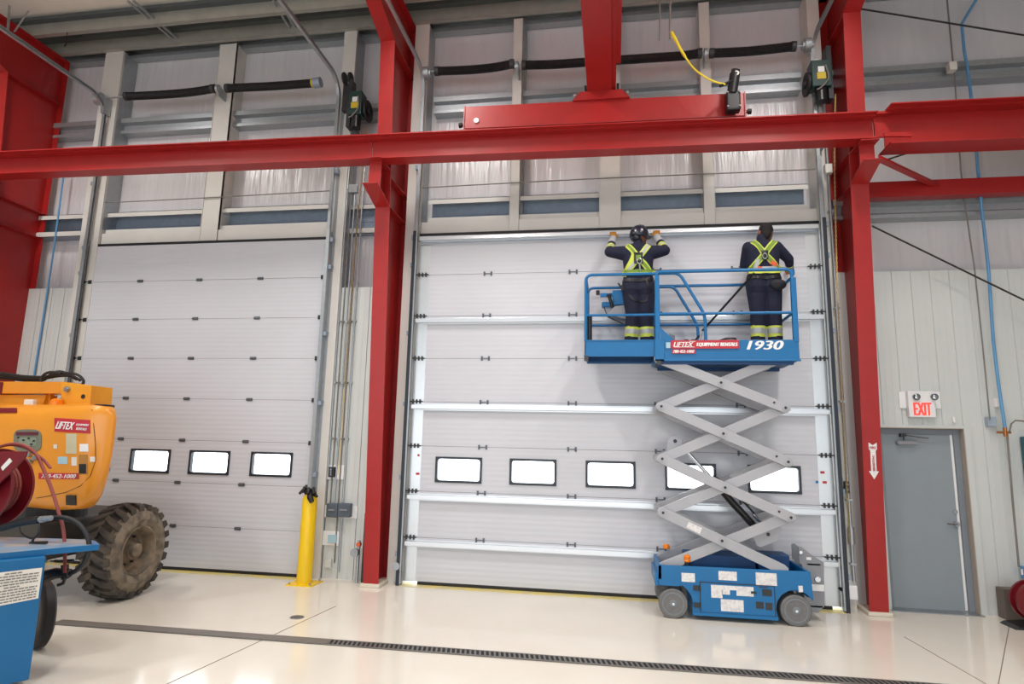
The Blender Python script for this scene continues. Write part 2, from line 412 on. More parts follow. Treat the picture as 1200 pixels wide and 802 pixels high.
# ================================================================== RED FRAMES
def red_frame(xc, near0, near1, far, label, tip, brz):
    t = thing('steel_frame', label, 'steel frame', (xc, (near0+far)/2, 0), 'red tapered building frames'); w = .105; e = .013
    zb = .03; zk = 7.47
    ny = near1; kx = [(near0, zb), (ny, zk), (ny-.62, 7.68), (ny-4, 7.82), (ny-13, 7.95)]
    web = [(xc-e/2, y+.008, z) for y, z in kx]+[(xc-e/2, ny-13, 8.28), (xc-e/2, far, 8.28), (xc-e/2, far, zb)]
    MB().prism(web, (e, 0, 0)).obj('web', RED, t)
    m = MB()
    for (y0, z0), (y1, z1) in zip(kx, kx[1:]): m.hexa([(xc-w, y0, z0), (xc+w, y0, z0), (xc+w, y0+e*1.2, z0), (xc-w, y0+e*1.2, z0)], [(xc-w, y1, z1), (xc+w, y1, z1), (xc+w, y1+e*1.2, z1+.006), (xc-w, y1+e*1.2, z1+.006)])
    m.obj('inner_flange', RED, t)
    MB().box(xc-w, xc+w, far-e, far, zb, 8.28).obj('outer_flange', RED, t)
    MB().box(xc-w, xc+w, ny-13, far, 8.28, 8.295).obj('rafter_top_flange', RED, t)
    MB().box(xc-w-.03, xc+w+.03, near0-.04, far+.04, 0, .045).obj('grout_pad', CONC, t, bevel=.01)
    # stiffeners where the bracket meets the column, and the haunch
    def ny_at(z): return near0+(ny-near0)*(z-zb)/(zk-zb)
    for z in (brz, brz+.42, 7.47):
        MB().box(xc-w+.01, xc+w-.01, ny_at(z)+.015, far-.013, z-.005, z+.005).obj('stiffener', RED, t)
    # bracket carrying the runway beam
    ty, tz, bz = tip; y0 = ny_at(brz); sl = (tz-brz)/(ty-y0)
    b = MB().prism([(xc-e/2, y0+.02, brz), (xc-e/2, ty+.15, tz-(tz-brz)*.13/(y0-ty)), (xc-e/2, ty+.15, bz), (xc-e/2, ny_at(bz)+.02, bz)], (e, 0, 0)).obj('bracket', RED, t)
    MB().hexa([(xc-w, y0, brz-.012), (xc+w, y0, brz-.012), (xc+w, y0, brz), (xc-w, y0, brz)], [(xc-w, ty, tz-.012), (xc+w, ty, tz-.012), (xc+w, ty, tz), (xc-w, ty, tz)]).obj('bottom_plate', RED, b)
    MB().box(xc-.085, xc+.085, ty+.14, ty+.152, tz-.035, bz).obj('end_plate', RED, b)
    MB().box(xc-w, xc+w, ty+.02, ny_at(bz), bz-.012, bz).obj('seat_plate', RED, b)
    return t
BY = lambda x: -.93+.026*(x+.335)       # runway beam centre line
f1 = red_frame(-6.67, -.30, -.86, .16, 'red tapered steel frame at the far left edge behind the yellow boom lift', (BY(-6.67)-.16, 5.22, 5.59), 5.08)
f2 = red_frame(-.335, -.30, -.83, .15, 'red tapered steel column standing between the two overhead doors', (BY(-.33)-.2, 5.22, 5.59), 5.08)
f3 = red_frame(5.85, -.16, -.62, .25, 'red tapered steel column between the right overhead door and the exit door', (BY(5.85)-.13, 5.33, 5.59), 5.2)
# arrow sign on the right column
a = thing('arrow_sign', 'white vertical arrow sticker pointing down on the right red column', 'sign', at(1023, 540, Y=-.28))
def flange_pt(px, py, d=.004):
    p = at(px, py, Y=-.3)
    for _ in range(3): p = at(px, py, Y=-.16-(.46)*(p.z-.03)/7.44-d)
    return p
q = flange_pt(1023.5, 539); q1 = flange_pt(1023.5, 519); q2 = flange_pt(1023.5, 562); L_ = (q1.z-q2.z); yt, yb = q1.y, q2.y
def ap(x, f): return (q.x+x, yt+(yb-yt)*f-.001, q1.z-L_*f)
MB().prism([ap(-.045, 0), ap(0, .07), ap(.045, 0), ap(.045, .18), ap(.03, .22), ap(.03, .78), ap(.055, .78), ap(0, 1), ap(-.055, .78), ap(-.03, .78), ap(-.03, .22), ap(-.045, .18)], (0, .003, 0)).obj('arrow', WHITE, a)
text_on('fire_lettering', 'FIRE', RDEC, V(ap(0, .14))-V((0, .002, 0)), .07, .028, (0, -1, 0), (1, 0, 0), a, bold=.01)
text_on('lettering', 'EXTINGUISHER', RDEC, V(ap(0, .5))-V((0, .002, 0)), .24, .026, (0, -1, .06), (0, 0, -1), a, bold=.01)

# ================================================================== RUNWAY BEAMS
def ibeam(m, p, q, z0, z1, w, tf=.018, tw=.014):
    p = V(p); q = V(q)
    for z, h, ww in ((z0+tf/2, tf, w), (z1-tf/2, tf, w), ((z0+z1)/2, z1-z0-2*tf, tw)): m.bar((p.x, p.y, z), (q.x, q.y, z), ww, h)
    return m
t = thing('runway_beam', 'long red crane runway beam spanning from the left edge to the right column', 'crane beam', (-.335, BY(-.335), 5.59))
ibeam(MB(), (-12, BY(-12), 0), (-.42, BY(-.42), 0), 5.6, 5.90, .22).bar((-12, BY(-12), 5.905), (-.42, BY(-.42), 5.905), .36, .014).obj('left_length', RED, t)
ibeam(MB(), (-.41, BY(-.41), 0), (5.93, BY(5.93), 0), 5.6, 5.90, .22).bar((-.41, BY(-.41), 5.905), (5.93, BY(5.93), 5.905), .36, .014).obj('right_length', RED, t)
MB().bar((-14, BY(-14), 5.928), (5.93, BY(5.93), 5.928), .055, .032).obj('rail', RED, t)
t = thing('runway_beam', 'deeper red crane runway beam going off to the right of the right column', 'crane beam', (6.2, BY(6.2), 5.59))
ibeam(MB(), (6.05, BY(6.05), 0), (14.9, BY(14.9), 0), 5.5, 5.955, .32).bar((6.05, BY(6.05), 5.96), (14.9, BY(14.9), 5.96), .50, .014).obj('beam', RED, t)
MB().bar((5.94, BY(6), 5.93), (6.1, BY(6), 5.93), .2, .03).bar((5.94, BY(6)-.01, 5.8), (6.05, BY(6)-.01, 5.8), .03, .3).obj('splice_plate', RED, t)
p = at(1036, 158, Y=BY(6.2)-.17); q_ = at(1068, 158, Y=BY(6.5)-.17)
MB().bar(p, q_, .03, .05).obj('cover_plate', RED, t)
# red strut with grey girt behind (right), diagonal brace
s0 = at(1018, 224, Y=.0); s1 = at(1215, 219, Y=.0)
s = tag(MB().bar((5.95, -.07, (s0.z+s1.z)/2), (14.9, -.07, (s0.z+s1.z)/2), .012, .2).bar((5.95, 0, (s0.z+s1.z)/2+.1), (14.9, 0, (s0.z+s1.z)/2+.1), .15, .012).bar((5.95, 0, (s0.z+s1.z)/2-.1), (14.9, 0, (s0.z+s1.z)/2-.1), .15, .012).obj('wind_strut', RED), 'red horizontal strut on the wall right of the right column', 'steel strut')
tag(MB().bar(at(1030, 187, Y=BY(5.9)-.1), at(1098, 219, Y=-.06), .075, .012).bar(at(1030, 187, Y=BY(5.9)-.1)+V((0, .0, .03)), at(1098, 219, Y=-.06)+V((0, 0, .03)), .012, .06).obj('brace_angle', RED), 'short red diagonal angle brace from the right bracket to the red strut', 'brace')
for a_, b_, y, lb in (((1006, 10), (1900, 154), -.15, 'upper dark bracing rod crossing the grey liner at top right'), ((1022, 265), (1480, 488.5), -.02, 'dark bracing rod slanting down over the ribbed wall at right'), ((1040, 187), (1100, 168), -.1, 'short dark rod rising behind the right runway beam')):
    tag(MB().tube([at(*a_, Y=y), at(*b_, Y=y)], .012).obj('bracing_rod', ROD), lb, 'rod', 'dark wind bracing rods')

# ================================================================== CRANE
ty = BY(2.6)
cr = thing('overhead_crane', 'red overhead travelling crane sitting on the runway beam', 'crane', (2.66, ty, 6.02))
xl = at(545, 137, Y=ty-.09).x; xr = at(874, 118, Y=ty-.09).x; zt0, zt1 = 5.955, 6.29
R_ = MB()
tr = R_.bar((xl, BY(xl), (zt0+zt1)/2+.01), (xr, BY(xr), (zt0+zt1)/2+.01), .17, zt1-zt0-.02).obj('end_truck', RED, cr, bevel=.008)
for x, sg in ((xl, -1), (xr, 1)):
    MB().box(x-.008, x+.008, BY(x)-.1, BY(x)+.1, zt0-.0, zt1+.005).obj('end_plate', RED, tr)
    MB().cyl((x, BY(x), zt0+.12), (x+sg*.05, BY(x), zt0+.12), .022).cyl((x+sg*.05, BY(x), zt0+.12), (x+sg*.09, BY(x), zt0+.12), .035).obj('bumper', BLACK, tr, smooth=True)
for x in (xl+.28, xr-.28): MB().cyl((x, BY(x)-.03, 6.01), (x, BY(x)+.03, 6.01), .065, 24).obj('wheel', DARKS, tr)
p = at(558, 141, Y=BY(xl)-.098)
MB().cyl(p, p+V((0, .012, 0)), .035, 20).obj('round_decal', WHITE, tr)
gz = 6.40; gx0 = at(688, 107, Z=gz).x; gx1 = at(722, 105, Z=gz).x
MB().box(gx0, gx1-.05, -15.5, BY(2.6)+.12, gz, gz+.62).obj('bridge_girder', RED, cr, bevel=.01)
MB().box(gx1-.05, gx1, -15.5, BY(2.6)+.12, gz+.03, gz+.59).obj('girder_flange', RED, cr)
MB().box(gx1, gx1+.055, -15.5, at(722, 42, X=gx1).y, gz+.06, gz+.12).obj('festoon_track', RED, cr)
pl = at(671, 112, Y=ty-.12); pr = at(738, 108, Y=ty-.12)
MB().prism([(pl.x, ty-.12, 6.285), (pr.x, ty-.12, 6.285), (pr.x-.1, ty-.12, 6.40), (pl.x+.1, ty-.12, 6.40)], (0, .28, 0)).obj('saddle_plate', RED, cr)
for x in (gx0-.025, gx1+.025): MB().box(x-.02, x+.02, ty-.1, ty+.1, 6.40, 6.50).obj('stop_block', BLACKP, cr, bevel=.006)
for x in (pl.x+.03, pr.x-.03): MB().cyl((x, ty-.135, 6.35), (x, ty-.12, 6.35), .02, 6).obj('bolt', CHROME, cr)
mx = at(858, 122, Y=ty-.12)
mo = MB().box(mx.x-.085, mx.x+.085, mx.y-.1, mx.y+.03, 5.97, 6.22).obj('drive_gearbox', BLACKP, cr, bevel=.02)
MB().cyl((mx.x-.01, mx.y-.06, 6.2), (mx.x+.03, mx.y-.08, 6.45), .062, 18).cyl((mx.x+.03, mx.y-.08, 6.45), (mx.x+.04, mx.y-.09, 6.5), .05, 18).obj('motor', BLACKP, mo, smooth=True)
for dx, dz in ((-.07, 6.01), (.07, 6.01), (-.07, 6.2), (.07, 6.2)): MB().cyl((mx.x+dx, mx.y-.115, dz), (mx.x+dx, mx.y-.1, dz), .012, 8).obj('bolt', CHROME, mo)
MB().cyl((mx.x+.04, mx.y-.135, 6.43), (mx.x+.04, mx.y-.115, 6.43), .03, 14).obj('motor_cap', PLAC, mo)
cb = [at(a, b, Y=-1.2-.05*i/8) for i, (a, b) in enumerate(((787, 38), (792, 47), (800, 62), (811, 78), (824, 89), (838, 96), (850, 99)))]
MB().tube(smoothpath(cb, 5), [.022]*6+[.018]*6+[.011]*(19), 8).obj('power_cable', CABY, cr, smooth=True)
MB().tube([at(844, 101, Y=-1.25), at(857, 95, Y=-1.15)], .018).obj('cable_gland', BLACKP, cr)
for nm, a_, b_ in (('left', (775, -60), (773, 47)), ('right', (790, -60), (785, 45))):
    p0 = at(*b_, Y=-1.2); tag(MB().tube([V((p0.x+.03, -1.2, 8.5)), p0+V((.01, 0, .4)), p0], .014 if nm == 'right' else .011).obj('hanging_cable', CABG), '%s of the two thin grey cables hanging from the roof beside the crane girder' % nm, 'cable', 'grey cables hanging beside the crane')

# ================================================================== OVERHEAD DOORS
S = .61
HNG = mat('hinge_grey', (96, 100, 106), .45, .4)
def sec_door(name, x0, x1, wins, hinges, stiles, struts, label):
    d = sroot(name, ((x0+x1)/2, 0, 0), label)
    for k in range(8):
        z0 = k*S+.04 if k == 0 else k*S+.0025; z1 = (k+1)*S-.0025-(.0 if k < 7 else .02)
        m = MB()
        if k == 2:
            wz0, wz1 = 1.352, 1.682; xs = [x0]+[v for w_ in wins for v in w_]+[x1]
            m.box(x0, x1, 0, .045, z0, wz0).box(x0, x1, 0, .045, wz1, z1)
            for i in range(0, len(xs), 2): m.box(xs[i], xs[i+1], 0, .045, wz0, wz1)
        else: m.box(x0, x1, 0, .045, z0, z1)
        p = m.obj('door_section', PANEL, d)
        MB().box(x0, x1, .012, .03, z1-.001, z1+.0055).obj('seam_seal', CABG, p)
        if k == 2:
            for a, b in wins:
                f = MB().box(a-.008, a+.022, -.014, .05, wz0-.008, wz1+.008).box(b-.022, b+.008, -.014, .05, wz0-.008, wz1+.008).box(a+.02, b-.02, -.014, .05, wz0-.008, wz0+.022).box(a+.02, b-.02, -.014, .05, wz1-.022, wz1+.008)
                r = .03
                for cx, cz, sx, sz in ((a+.022, wz0+.022, 1, 1), (b-.022, wz0+.022, -1, 1), (a+.022, wz1-.022, 1, -1), (b-.022, wz1-.022, -1, -1)):
                    f.prism([(cx, -.014, cz), (cx+sx*r, -.014, cz), (cx+sx*r*.3, -.014, cz+sz*r*.3), (cx, -.014, cz+sz*r)], (0, .06, 0))
                fo = f.obj('window_frame', WFRAME, p)
                MB().box(a+.02, b-.02, .012, .016, wz0+.02, wz1-.02).obj('pane', GLASS, fo)
        if stiles:
            for a in (x0+.005, x1-.005-.175): MB().box(a, a+.175, -.004, .0, z0+.002, z1-.002).obj('end_stile', STILE, p)
        if k > 0:
            for hx in hinges:
                h = MB().box(hx-.045, hx+.045, -.012, 0, k*S-.022, k*S+.022) if not stiles else MB()
                if stiles:
                    for s_ in (-.05, .05): h.box(hx+s_-.012, hx+s_+.012, -.012, 0, k*S-.03, k*S+.03)
                    h.box(hx-.05, hx+.05, -.010, -.004, k*S-.006, k*S+.006)
                else: h.cyl((hx-.05, -.012, k*S), (hx+.05, -.012, k*S), .009, 8)
                h.obj('hinge', HNG, p)
            for sx, dr in ((x0, 1), (x1, -1)):
                h = MB(); xx = sx+dr*.06
                if stiles:
                    for o_ in (.0, .05, .1): h.box(sx+dr*(.03+o_)-.008, sx+dr*(.03+o_)+.008, -.035, 0, k*S-.03, k*S+.03)
                    h.cyl((sx-dr*.05, -.03, k*S), (sx+dr*.17, -.03, k*S), .008, 8)
                else:
                    h.box(xx-.03, xx+.03, -.02, 0, k*S-.03, k*S+.03).cyl((sx-dr*.05, -.03, k*S), (sx+dr*.08, -.03, k*S), .008, 8)
                h.cyl((sx-dr*.045, -.03, k*S), (sx-dr*.02, -.03, k*S), .024, 12)
                h.obj('roller_hinge', DARKS, p)
    for zz, hh in struts:
        m = MB(); m.box(x0+.02, x1-.02, -.07, -.066, zz-hh/2, zz+hh/2).box(x0+.02, x1-.02, -.066, 0, zz+hh/2-.004, zz+hh/2).box(x0+.02, x1-.02, -.066, 0, zz-hh/2, zz-hh/2+.004)
        m.box(x0+.02, x1-.02, -.008, -.004, zz-hh/2-.02, zz-hh/2).box(x0+.02, x1-.02, -.008, -.004, zz+hh/2, zz+hh/2+.02)
        m.obj('strut', BRIGHT, d, bevel=.012)
    MB().box(x0+(.2 if stiles else .02), x1-.1, -.01, .05, .0, .045).obj('bottom_seal', BLACK, d, bevel=.01)
    return d
sec_door('door_1', -5.46, -1.40, [(-5.28, -4.64), (-4.305, -3.66), (-3.335, -2.70), (-2.355, -1.725)], (-4.51, -3.49, -2.47), False, [], 'white sectional overhead door on the left, four windows in view')
dR = sec_door('door_2', 0., 5.49, [(.395, 1.03), (1.425, 2.04), (2.44, 3.07), (3.46, 4.08), (4.48, 5.10)], (1.04, 2.25, 3.39, 4.42), True, [(3.585, .055), (2.365, .055), (1.145, .055), (.535, .055), (4.80, .05)], 'wide white sectional overhead door on the right behind the scissor lift')
MB().cyl((.03, -.05, 4.735), (5.46, -.05, 4.735), .012, 8).obj('rod', GALVD, dR)
for x, z, c_, w_ in ((.14, 1.70, RDEC, .03), (.14, 1.45, RDEC, .05), (5.36, 1.62, RDEC, .05), (5.29, 1.50, BLUE, .03), (5.38, 1.50, RDEC, .05)):
    MB().box(x-w_/2, x+w_/2, -.006, -.004, z-.015, z+.015).obj('sticker', c_, dR)
def track(x, ylab, zc, label, side):
    """vertical track, bend and horizontal track under the roof"""
    t = thing('door_track', label, 'door track', (x, -.08, 0), 'galvanised overhead door tracks')
    r = .32; P = [V((x, -.09, .02)), V((x, -.09, zc-r))]+arc((x, -.09-r, zc-r), r, 0, PI/2, 8, (0, 1, 0), (0, 0, 1))[1:]+[V((x, -7.5, zc+.02))]
    m = MB()
    for a, b in zip(P, P[1:]):
        d = (b-a).normalized(); up = V((1, 0, 0)).cross(d)
        m.bar(a, b, .006, .055, up=up); m.bar(a+V((-side*.02, 0, 0))+up*.026, b+V((-side*.02, 0, 0))+up*.026, .045, .006, up=up); m.bar(a+V((-side*.015, 0, 0))-up*.026, b+V((-side*.015, 0, 0))-up*.026, .035, .006, up=up)
    m.obj('rail', GALV, t)
    MB().box(x+side*.004, x+side*.010, -.12, -.01, .02, 4.95).box(x-.0, x+side*.05, -.016, -.010, .02, 7.0).obj('mounting_angle', GALV, t)
    for z in (.4, 1.4, 2.4, 3.4, 4.4, 4.82, 5.9): MB().box(x-.01, x+side*.055, -.10, -.016, z-.03, z+.03).obj('bracket', GALVD, t)
    MB().box(x+side*.0, x-side*.028, -.06, -.04, .0, 4.86).obj('edge_seal', WFRAME, t)
    if x > -.5: MB().box(x-side*.022, x+side*.022, -.128, -.122, .0, 4.9).obj('track_shade_strip', WFRAME, t)  # dark strip painted in for the shadow gap beside the right door
    return t
track(-5.50, 0, 7.36, 'galvanised door track at the left side of the left door', -1)
track(-1.36, 0, 7.40, 'galvanised door track at the right side of the left door', 1)
track(-.035, 0, 7.42, 'galvanised door track just right of the middle red column', -1)
track(5.525, 0, 7.45, 'galvanised door track just left of the right red column', 1)
# springs
def spring(par, pts, r=.066, yel=None):
    P = smoothpath(pts, 4); L = [0]
    for a, b in zip(P, P[1:]): L.append(L[-1]+(b-a).length)
    n = int(L[-1]/.012); path = []; rad = []
    for i in range(n+1):
        s_ = L[-1]*i/n; k_ = max(j for j in range(len(L)) if L[j] <= s_+1e-9); k_ = min(k_, len(P)-2)
        f = (s_-L[k_])/(L[k_+1]-L[k_]); path.append(P[k_].lerp(P[k_+1], f)); rad.append(r if i % 2 else r-.006)
    o = MB().tube(path, rad, 14).obj('spring', SPRING, par)
    d = (path[2]-path[0]).normalized()
    for q_, c in ((path[0], DARKS), (path[-1], YLAB if yel else DARKS)):
        MB().cyl(q_-d*.03, q_+d*.03, r+.004, 16).obj('winding_cone', c, o)
    return o
def bearing(par, p, r=.075):
    MB().cyl(p-V((.02, 0, 0)), p+V((.02, 0, 0)), r, 16).cyl(p-V((.035, 0, 0)), p+V((.035, 0, 0)), r*.5, 12).box(p.x-.01, p.x+.01, p.y, .08, p.z-.1, p.z+.06).obj('bearing', GALV, par, smooth=True)
YS = -.16
t = thing('torsion_spring', 'pair of black torsion springs in a line above the left door', 'spring', (-3.4, YS, 7.3))
g_ = lambda a, b: at(a, b, Y=YS)
spring(t, [g_(149, 113), g_(190, 111), g_(225, 108), g_(250, 104)]); bearing(t, g_(256, 105)); spring(t, [g_(267, 103.5), g_(320, 101), g_(368, 97.5)], yel=1)
MB().cyl(g_(368, 97.5), g_(376, 96.5), .08, 16).obj('end_disc', GALVD, t)
MB().cyl(g_(116, 116)-V((.05, 0, 0)), g_(116, 116)+V((.06, 0, 0)), .1, 20).cyl(g_(116, 116)-V((.08, 0, 0)), g_(116, 116)+V((.09, 0, 0)), .06, 16).box(-5.5, -5.44, -.16, 0, 7.1, 7.4).obj('cable_drum', GALV, t)
MB().cyl(g_(116, 116), g_(149, 113), .014, 8).obj('shaft', GALV, t)
t = thing('torsion_spring', 'row of four black torsion springs above the right door', 'spring', (2.7, YS, 7.3))
spring(t, [g_(512, 83.5), g_(550, 82), g_(580, 79), g_(600, 75)]); bearing(t, g_(606, 78)); spring(t, [g_(614, 76.5), g_(650, 75.5), g_(700, 72)])
spring(t, [g_(718, 71), g_(770, 67.5), g_(800, 65.5), g_(820, 62.5)]); bearing(t, g_(827, 63)); spring(t, [g_(834, 62.5), g_(880, 60), g_(930, 54.5)])
MB().cyl(g_(497, 84), g_(512, 83.5), .014, 8).cyl(g_(930, 54.5), g_(950, 53), .014, 8).cyl(g_(700, 72), g_(718, 71), .014, 8).obj('shaft', GALV, t)
for q_ in (g_(500, 86), g_(946, 53)): MB().cyl(q_-V((.04, 0, 0)), q_+V((.04, 0, 0)), .095, 20).cyl(q_-V((.07, 0, 0)), q_+V((.07, 0, 0)), .06, 16).obj('cable_drum', GALV, t, smooth=True)
# openers
def opener(px, py, y, label, flip, w_=.2, h_=.38):
    p = at(px, py, Y=y); t = thing('door_opener', label, 'door opener', (p.x, y, p.z-.2), 'green chain-hoist door openers')
    b = MB().box(p.x-w_/2, p.x+w_/2, y, y+.2, p.z-h_/2, p.z+h_/2).obj('housing', OPG, t, bevel=.012)
    MB().box(p.x-.045, p.x+.035, y-.004, y, p.z+.01, p.z+.09).obj('white_label', WHITE, b); MB().box(p.x-.06, p.x+.05, y-.004, y, p.z-.09, p.z+.005).obj('yellow_label', YLAB, b)
    s_ = -1 if flip else 1
    MB().cyl((p.x, y+.08, p.z-.2), (p.x, y+.08, p.z-.38), .075, 18).cyl((p.x, y+.08, p.z-.17), (p.x, y+.08, p.z-.2), .06, 18).obj('motor', BLACKP, t, smooth=True)
    MB().cyl((p.x+s_*.14, y+.14, p.z-.08), (p.x+s_*.17, y+.14, p.z-.08), .16, 24).cyl((p.x+s_*.10, y+.14, p.z-.08), (p.x+s_*.20, y+.14, p.z-.08), .05, 12).obj('chain_wheel', BLACK, t)
    MB().box(p.x-s_*.12-.03, p.x-s_*.12+.03, y+.05, y+.2, p.z-.35, p.z+.42).obj('mounting_rail', DARKS, t)
    MB().tube(smoothpath([(p.x+.05, y-.01, p.z+.1), (p.x+.07, y-.03, p.z-.1), (p.x-.02, y-.02, p.z-.22), (p.x-.08, y-.02, p.z-.25)], 5), .011).obj('control_wire', CABG, t, smooth=True)
    return t, p
t, p = opener(416, 120, -.28, 'dark green door opener with yellow label on the wall left of the middle red column', False)
for a_ in ((404, 92), (411, 92)): q_ = at(*a_, Y=-.18); MB().cyl(q_-V((.015, 0, 0)), q_+V((.015, 0, 0)), .09, 20).obj('sprocket', BLACK, t)
q_ = at(407, 105, Y=-.1); MB().box(q_.x-.07, q_.x+.03, -.1, 0, q_.z-.35, q_.z+.1).obj('side_plate', DARKS, t)
t, p = opener(963, 85, -.28, 'green door opener with yellow label tucked beside the top of the right red column', True, .25, .38)
MB().cyl((p.x-.03, -.2, p.z+.17), (p.x-.03, -.2, p.z+.23), .04, 12).obj('wire_gland', PLAC, t)
def chain(label, P, r=.007, step=.03):
    P = smoothpath(P, 4); L = [0]; m = MB()
    for a, b in zip(P, P[1:]): L.append(L[-1]+(b-a).length)
    n = int(L[-1]/step)
    for i in range(n):
        s_ = step*i; k_ = min(max(j for j in range(len(L)) if L[j] <= s_), len(P)-2); d = (P[k_+1]-P[k_]).normalized()
        c = P[k_].lerp(P[k_+1], (s_-L[k_])/(L[k_+1]-L[k_])); sd = V((1, 0, 0)) if i % 2 else V((0, 1, 0))
        for g in (-1, 1): m.bar(c-d*.016+sd*g*r, c+d*.016+sd*g*r, .006, .006)
        m.bar(c-d*.016-sd*r, c-d*.016+sd*r, .006, .006)
    return tag(m.obj('hoist_chain', CHAIN), label, 'chain', 'hand chains of the door openers')
chain('brassy hand chain hanging down the left side of the right red column', [at(979, 112, Y=-.2), at(978, 200, Y=-.2), at(981, 330, Y=-.2), at(985, 420, Y=-.18), at(992, 560, Y=-.16), at(996, 640, Y=-.15)])
chain('thin hand chain falling beside the conduits left of the middle red column', [at(429, 150, Y=-.12), at(421, 240, Y=-.1), at(413, 330, Y=-.08), at(406, 420, Y=-.06), at(396, 560, Y=-.06)], .006, .035)
# ================================================================== SCISSOR LIFT
YN, YF = -.88, -.14
sl = thing('scissor_lift', 'blue scissor lift with raised grey scissor arms in front of the right door', 'scissor lift', (4.09, (YN+YF)/2, 0))
def bodypoly(y, t):     # side skirt of the chassis with wheel arches
    P = [(3.29, .565), (3.285, .41), (3.30, .345), (3.50, .345)]
    P += [(3.449+.215*math.cos(a), .165+.215*math.sin(a)) for a in [math.radians(v) for v in (62, 45, 25, 5, -15)]]
    P += [(3.655, .05), (4.56, .05)]
    P += [(4.748+.205*math.cos(a), .17+.205*math.sin(a)) for a in [math.radians(v) for v in (200, 180, 160, 135, 110, 90, 70, 48, 30)]]
    P += [(4.93, .30), (4.925, .40), (4.915, .575)]
    return [(x, y, z) for x, z in P], (0, t, 0)
ch = MB(); ch.prism(*bodypoly(YN, .03)); ch.prism(*bodypoly(YF-.03, .03))
ch.box(3.30, 4.90, YN+.03, YF-.03, .36, .44).box(3.66, 4.54, YN+.03, YF-.03, .06, .36)
ch.box(3.285, 3.33, YN, YF, .41, .565).box(4.88, 4.915, YN+.03, YF-.03, .30, .575)
ch = ch.obj('chassis', BLUE, sl, bevel=.006)
MB().box(3.255, 3.29, YN+.0, YF, .34, .47).obj('front_bumper', BLUE, ch, bevel=.008)
MB().box(3.62, 4.40, -.62, -.2, .44, .66).box(4.45, 4.80, -.5, -.2, .44, .68).obj('inner_housing', BLUED, ch, bevel=.01)
MB().box(3.35, 3.56, YN+.02, YN+.1, .36, .40).box(3.40, 3.50, YN+.06, YN+.12, .2, .38).box(3.56, 3.61, YN+.05, YN+.07, .12, .5).obj('steering_link', DARKS, ch)
pn = MB().box(3.745, 4.53, YN-.008, YN, .095, .405).box(3.66, 4.56, YN-.006, YN, .05, .085).obj('tray_door', BLUE, ch, bevel=.004)
MB().box(3.74, 3.748, YN-.011, YN-.001, .09, .41).box(4.525, 4.533, YN-.011, YN-.001, .09, .41).box(3.74, 4.53, YN-.011, YN-.001, .403, .410).obj('door_gap', DARKS, pn)
for z in (.34, .16): MB().box(3.67, 3.74, YN-.014, YN, z-.025, z+.025).cyl((3.74, YN-.016, z-.03), (3.74, YN-.016, z+.03), .008, 8).obj('hinge', DARKS, pn)
for x0, x1, z0, z1 in ((4.40, 4.50, .30, .37), (4.33, 4.41, .165, .235), (4.43, 4.50, .155, .23), (4.28, 4.34, .315, .34), (4.37, 4.46, .385, .395)):
    MB().box(x0, x1, YN-.012, YN-.006, z0, z1).obj('vent_slot', DARKS, pn)
for (x0, x1, z0, z1) in ((3.545, 3.69, .40, .495), (3.945, 4.14, .44, .535), (4.34, 4.56, .41, .54)):
    MB().box(x0, x1, YN-.003, YN, z0, z1).obj('safety_decal', DEC, ch)
MB().box(3.86, 4.13, YN-.010, YN-.008, .34, .385).box(3.86, 3.98, YN-.010, YN-.008, .25, .34).box(3.975, 4.06, YN-.010, YN-.008, .29, .34).obj('safety_decal', DEC, pn)
MB().box(4.13, 4.31, YN-.010, YN-.008, .285, .385).obj('safety_decal', DEC, pn)
MB().box(3.96, 4.20, YN-.010, YN-.008, .115, .24).obj('safety_decal', DEC, pn)
MB().box(4.78, 4.825, YN-.003, YN, .36, .425).obj('safety_decal', DEC, ch)
for nm, x, r in (('front', 3.449, .158), ('rear', 4.748, .162)):
    for y0, y1, s in ((YN-.005, YN+.10, -1), (YF-.10, YF+.005, 1)):
        yo = y0 if s < 0 else y1
        wh = MB().lathe((x, yo, r), (0, -s, 0), [(0, r-.045), (0, r-.012), (.012, r), (.095, r), (.105, r-.012), (.105, r-.04)], 40).obj('wheel', TYREG, sl, smooth=True)
        MB().lathe((x, yo-s*-.0, r), (0, s, 0), [(-.004, r-.036), (.004, r-.036), (.004, r-.05), (-.006, r-.055), (-.006, .045), (.004, .04), (.008, .0)], 32).obj('hub', HUBG, wh, smooth=True)
        MB().cyl((x, yo+s*.004, r), (x, yo+s*.018, r), .016, 6).obj('axle_nut', CHROME, wh)
b_ = MB().cyl((3.62, -.78, .565), (3.62, -.78, .60), .035, 16).obj('beacon', BLACKP, sl)
MB().lathe((3.62, -.78, .60), (0, 0, 1), [(0, .038), (.01, .042), (.02, .037), (.03, .042), (.04, .037), (.05, .042), (.07, .036), (.085, .012)], 20).obj('amber_lens', AMBER, b_, smooth=True)
p = at(781, 641, Y=-.3); MB().lathe(p-V((0, 0, .02)), (0, 0, 1), [(0, .04), (.03, .042), (.05, .03)], 16).obj('beacon', AMBER, sl, smooth=True)
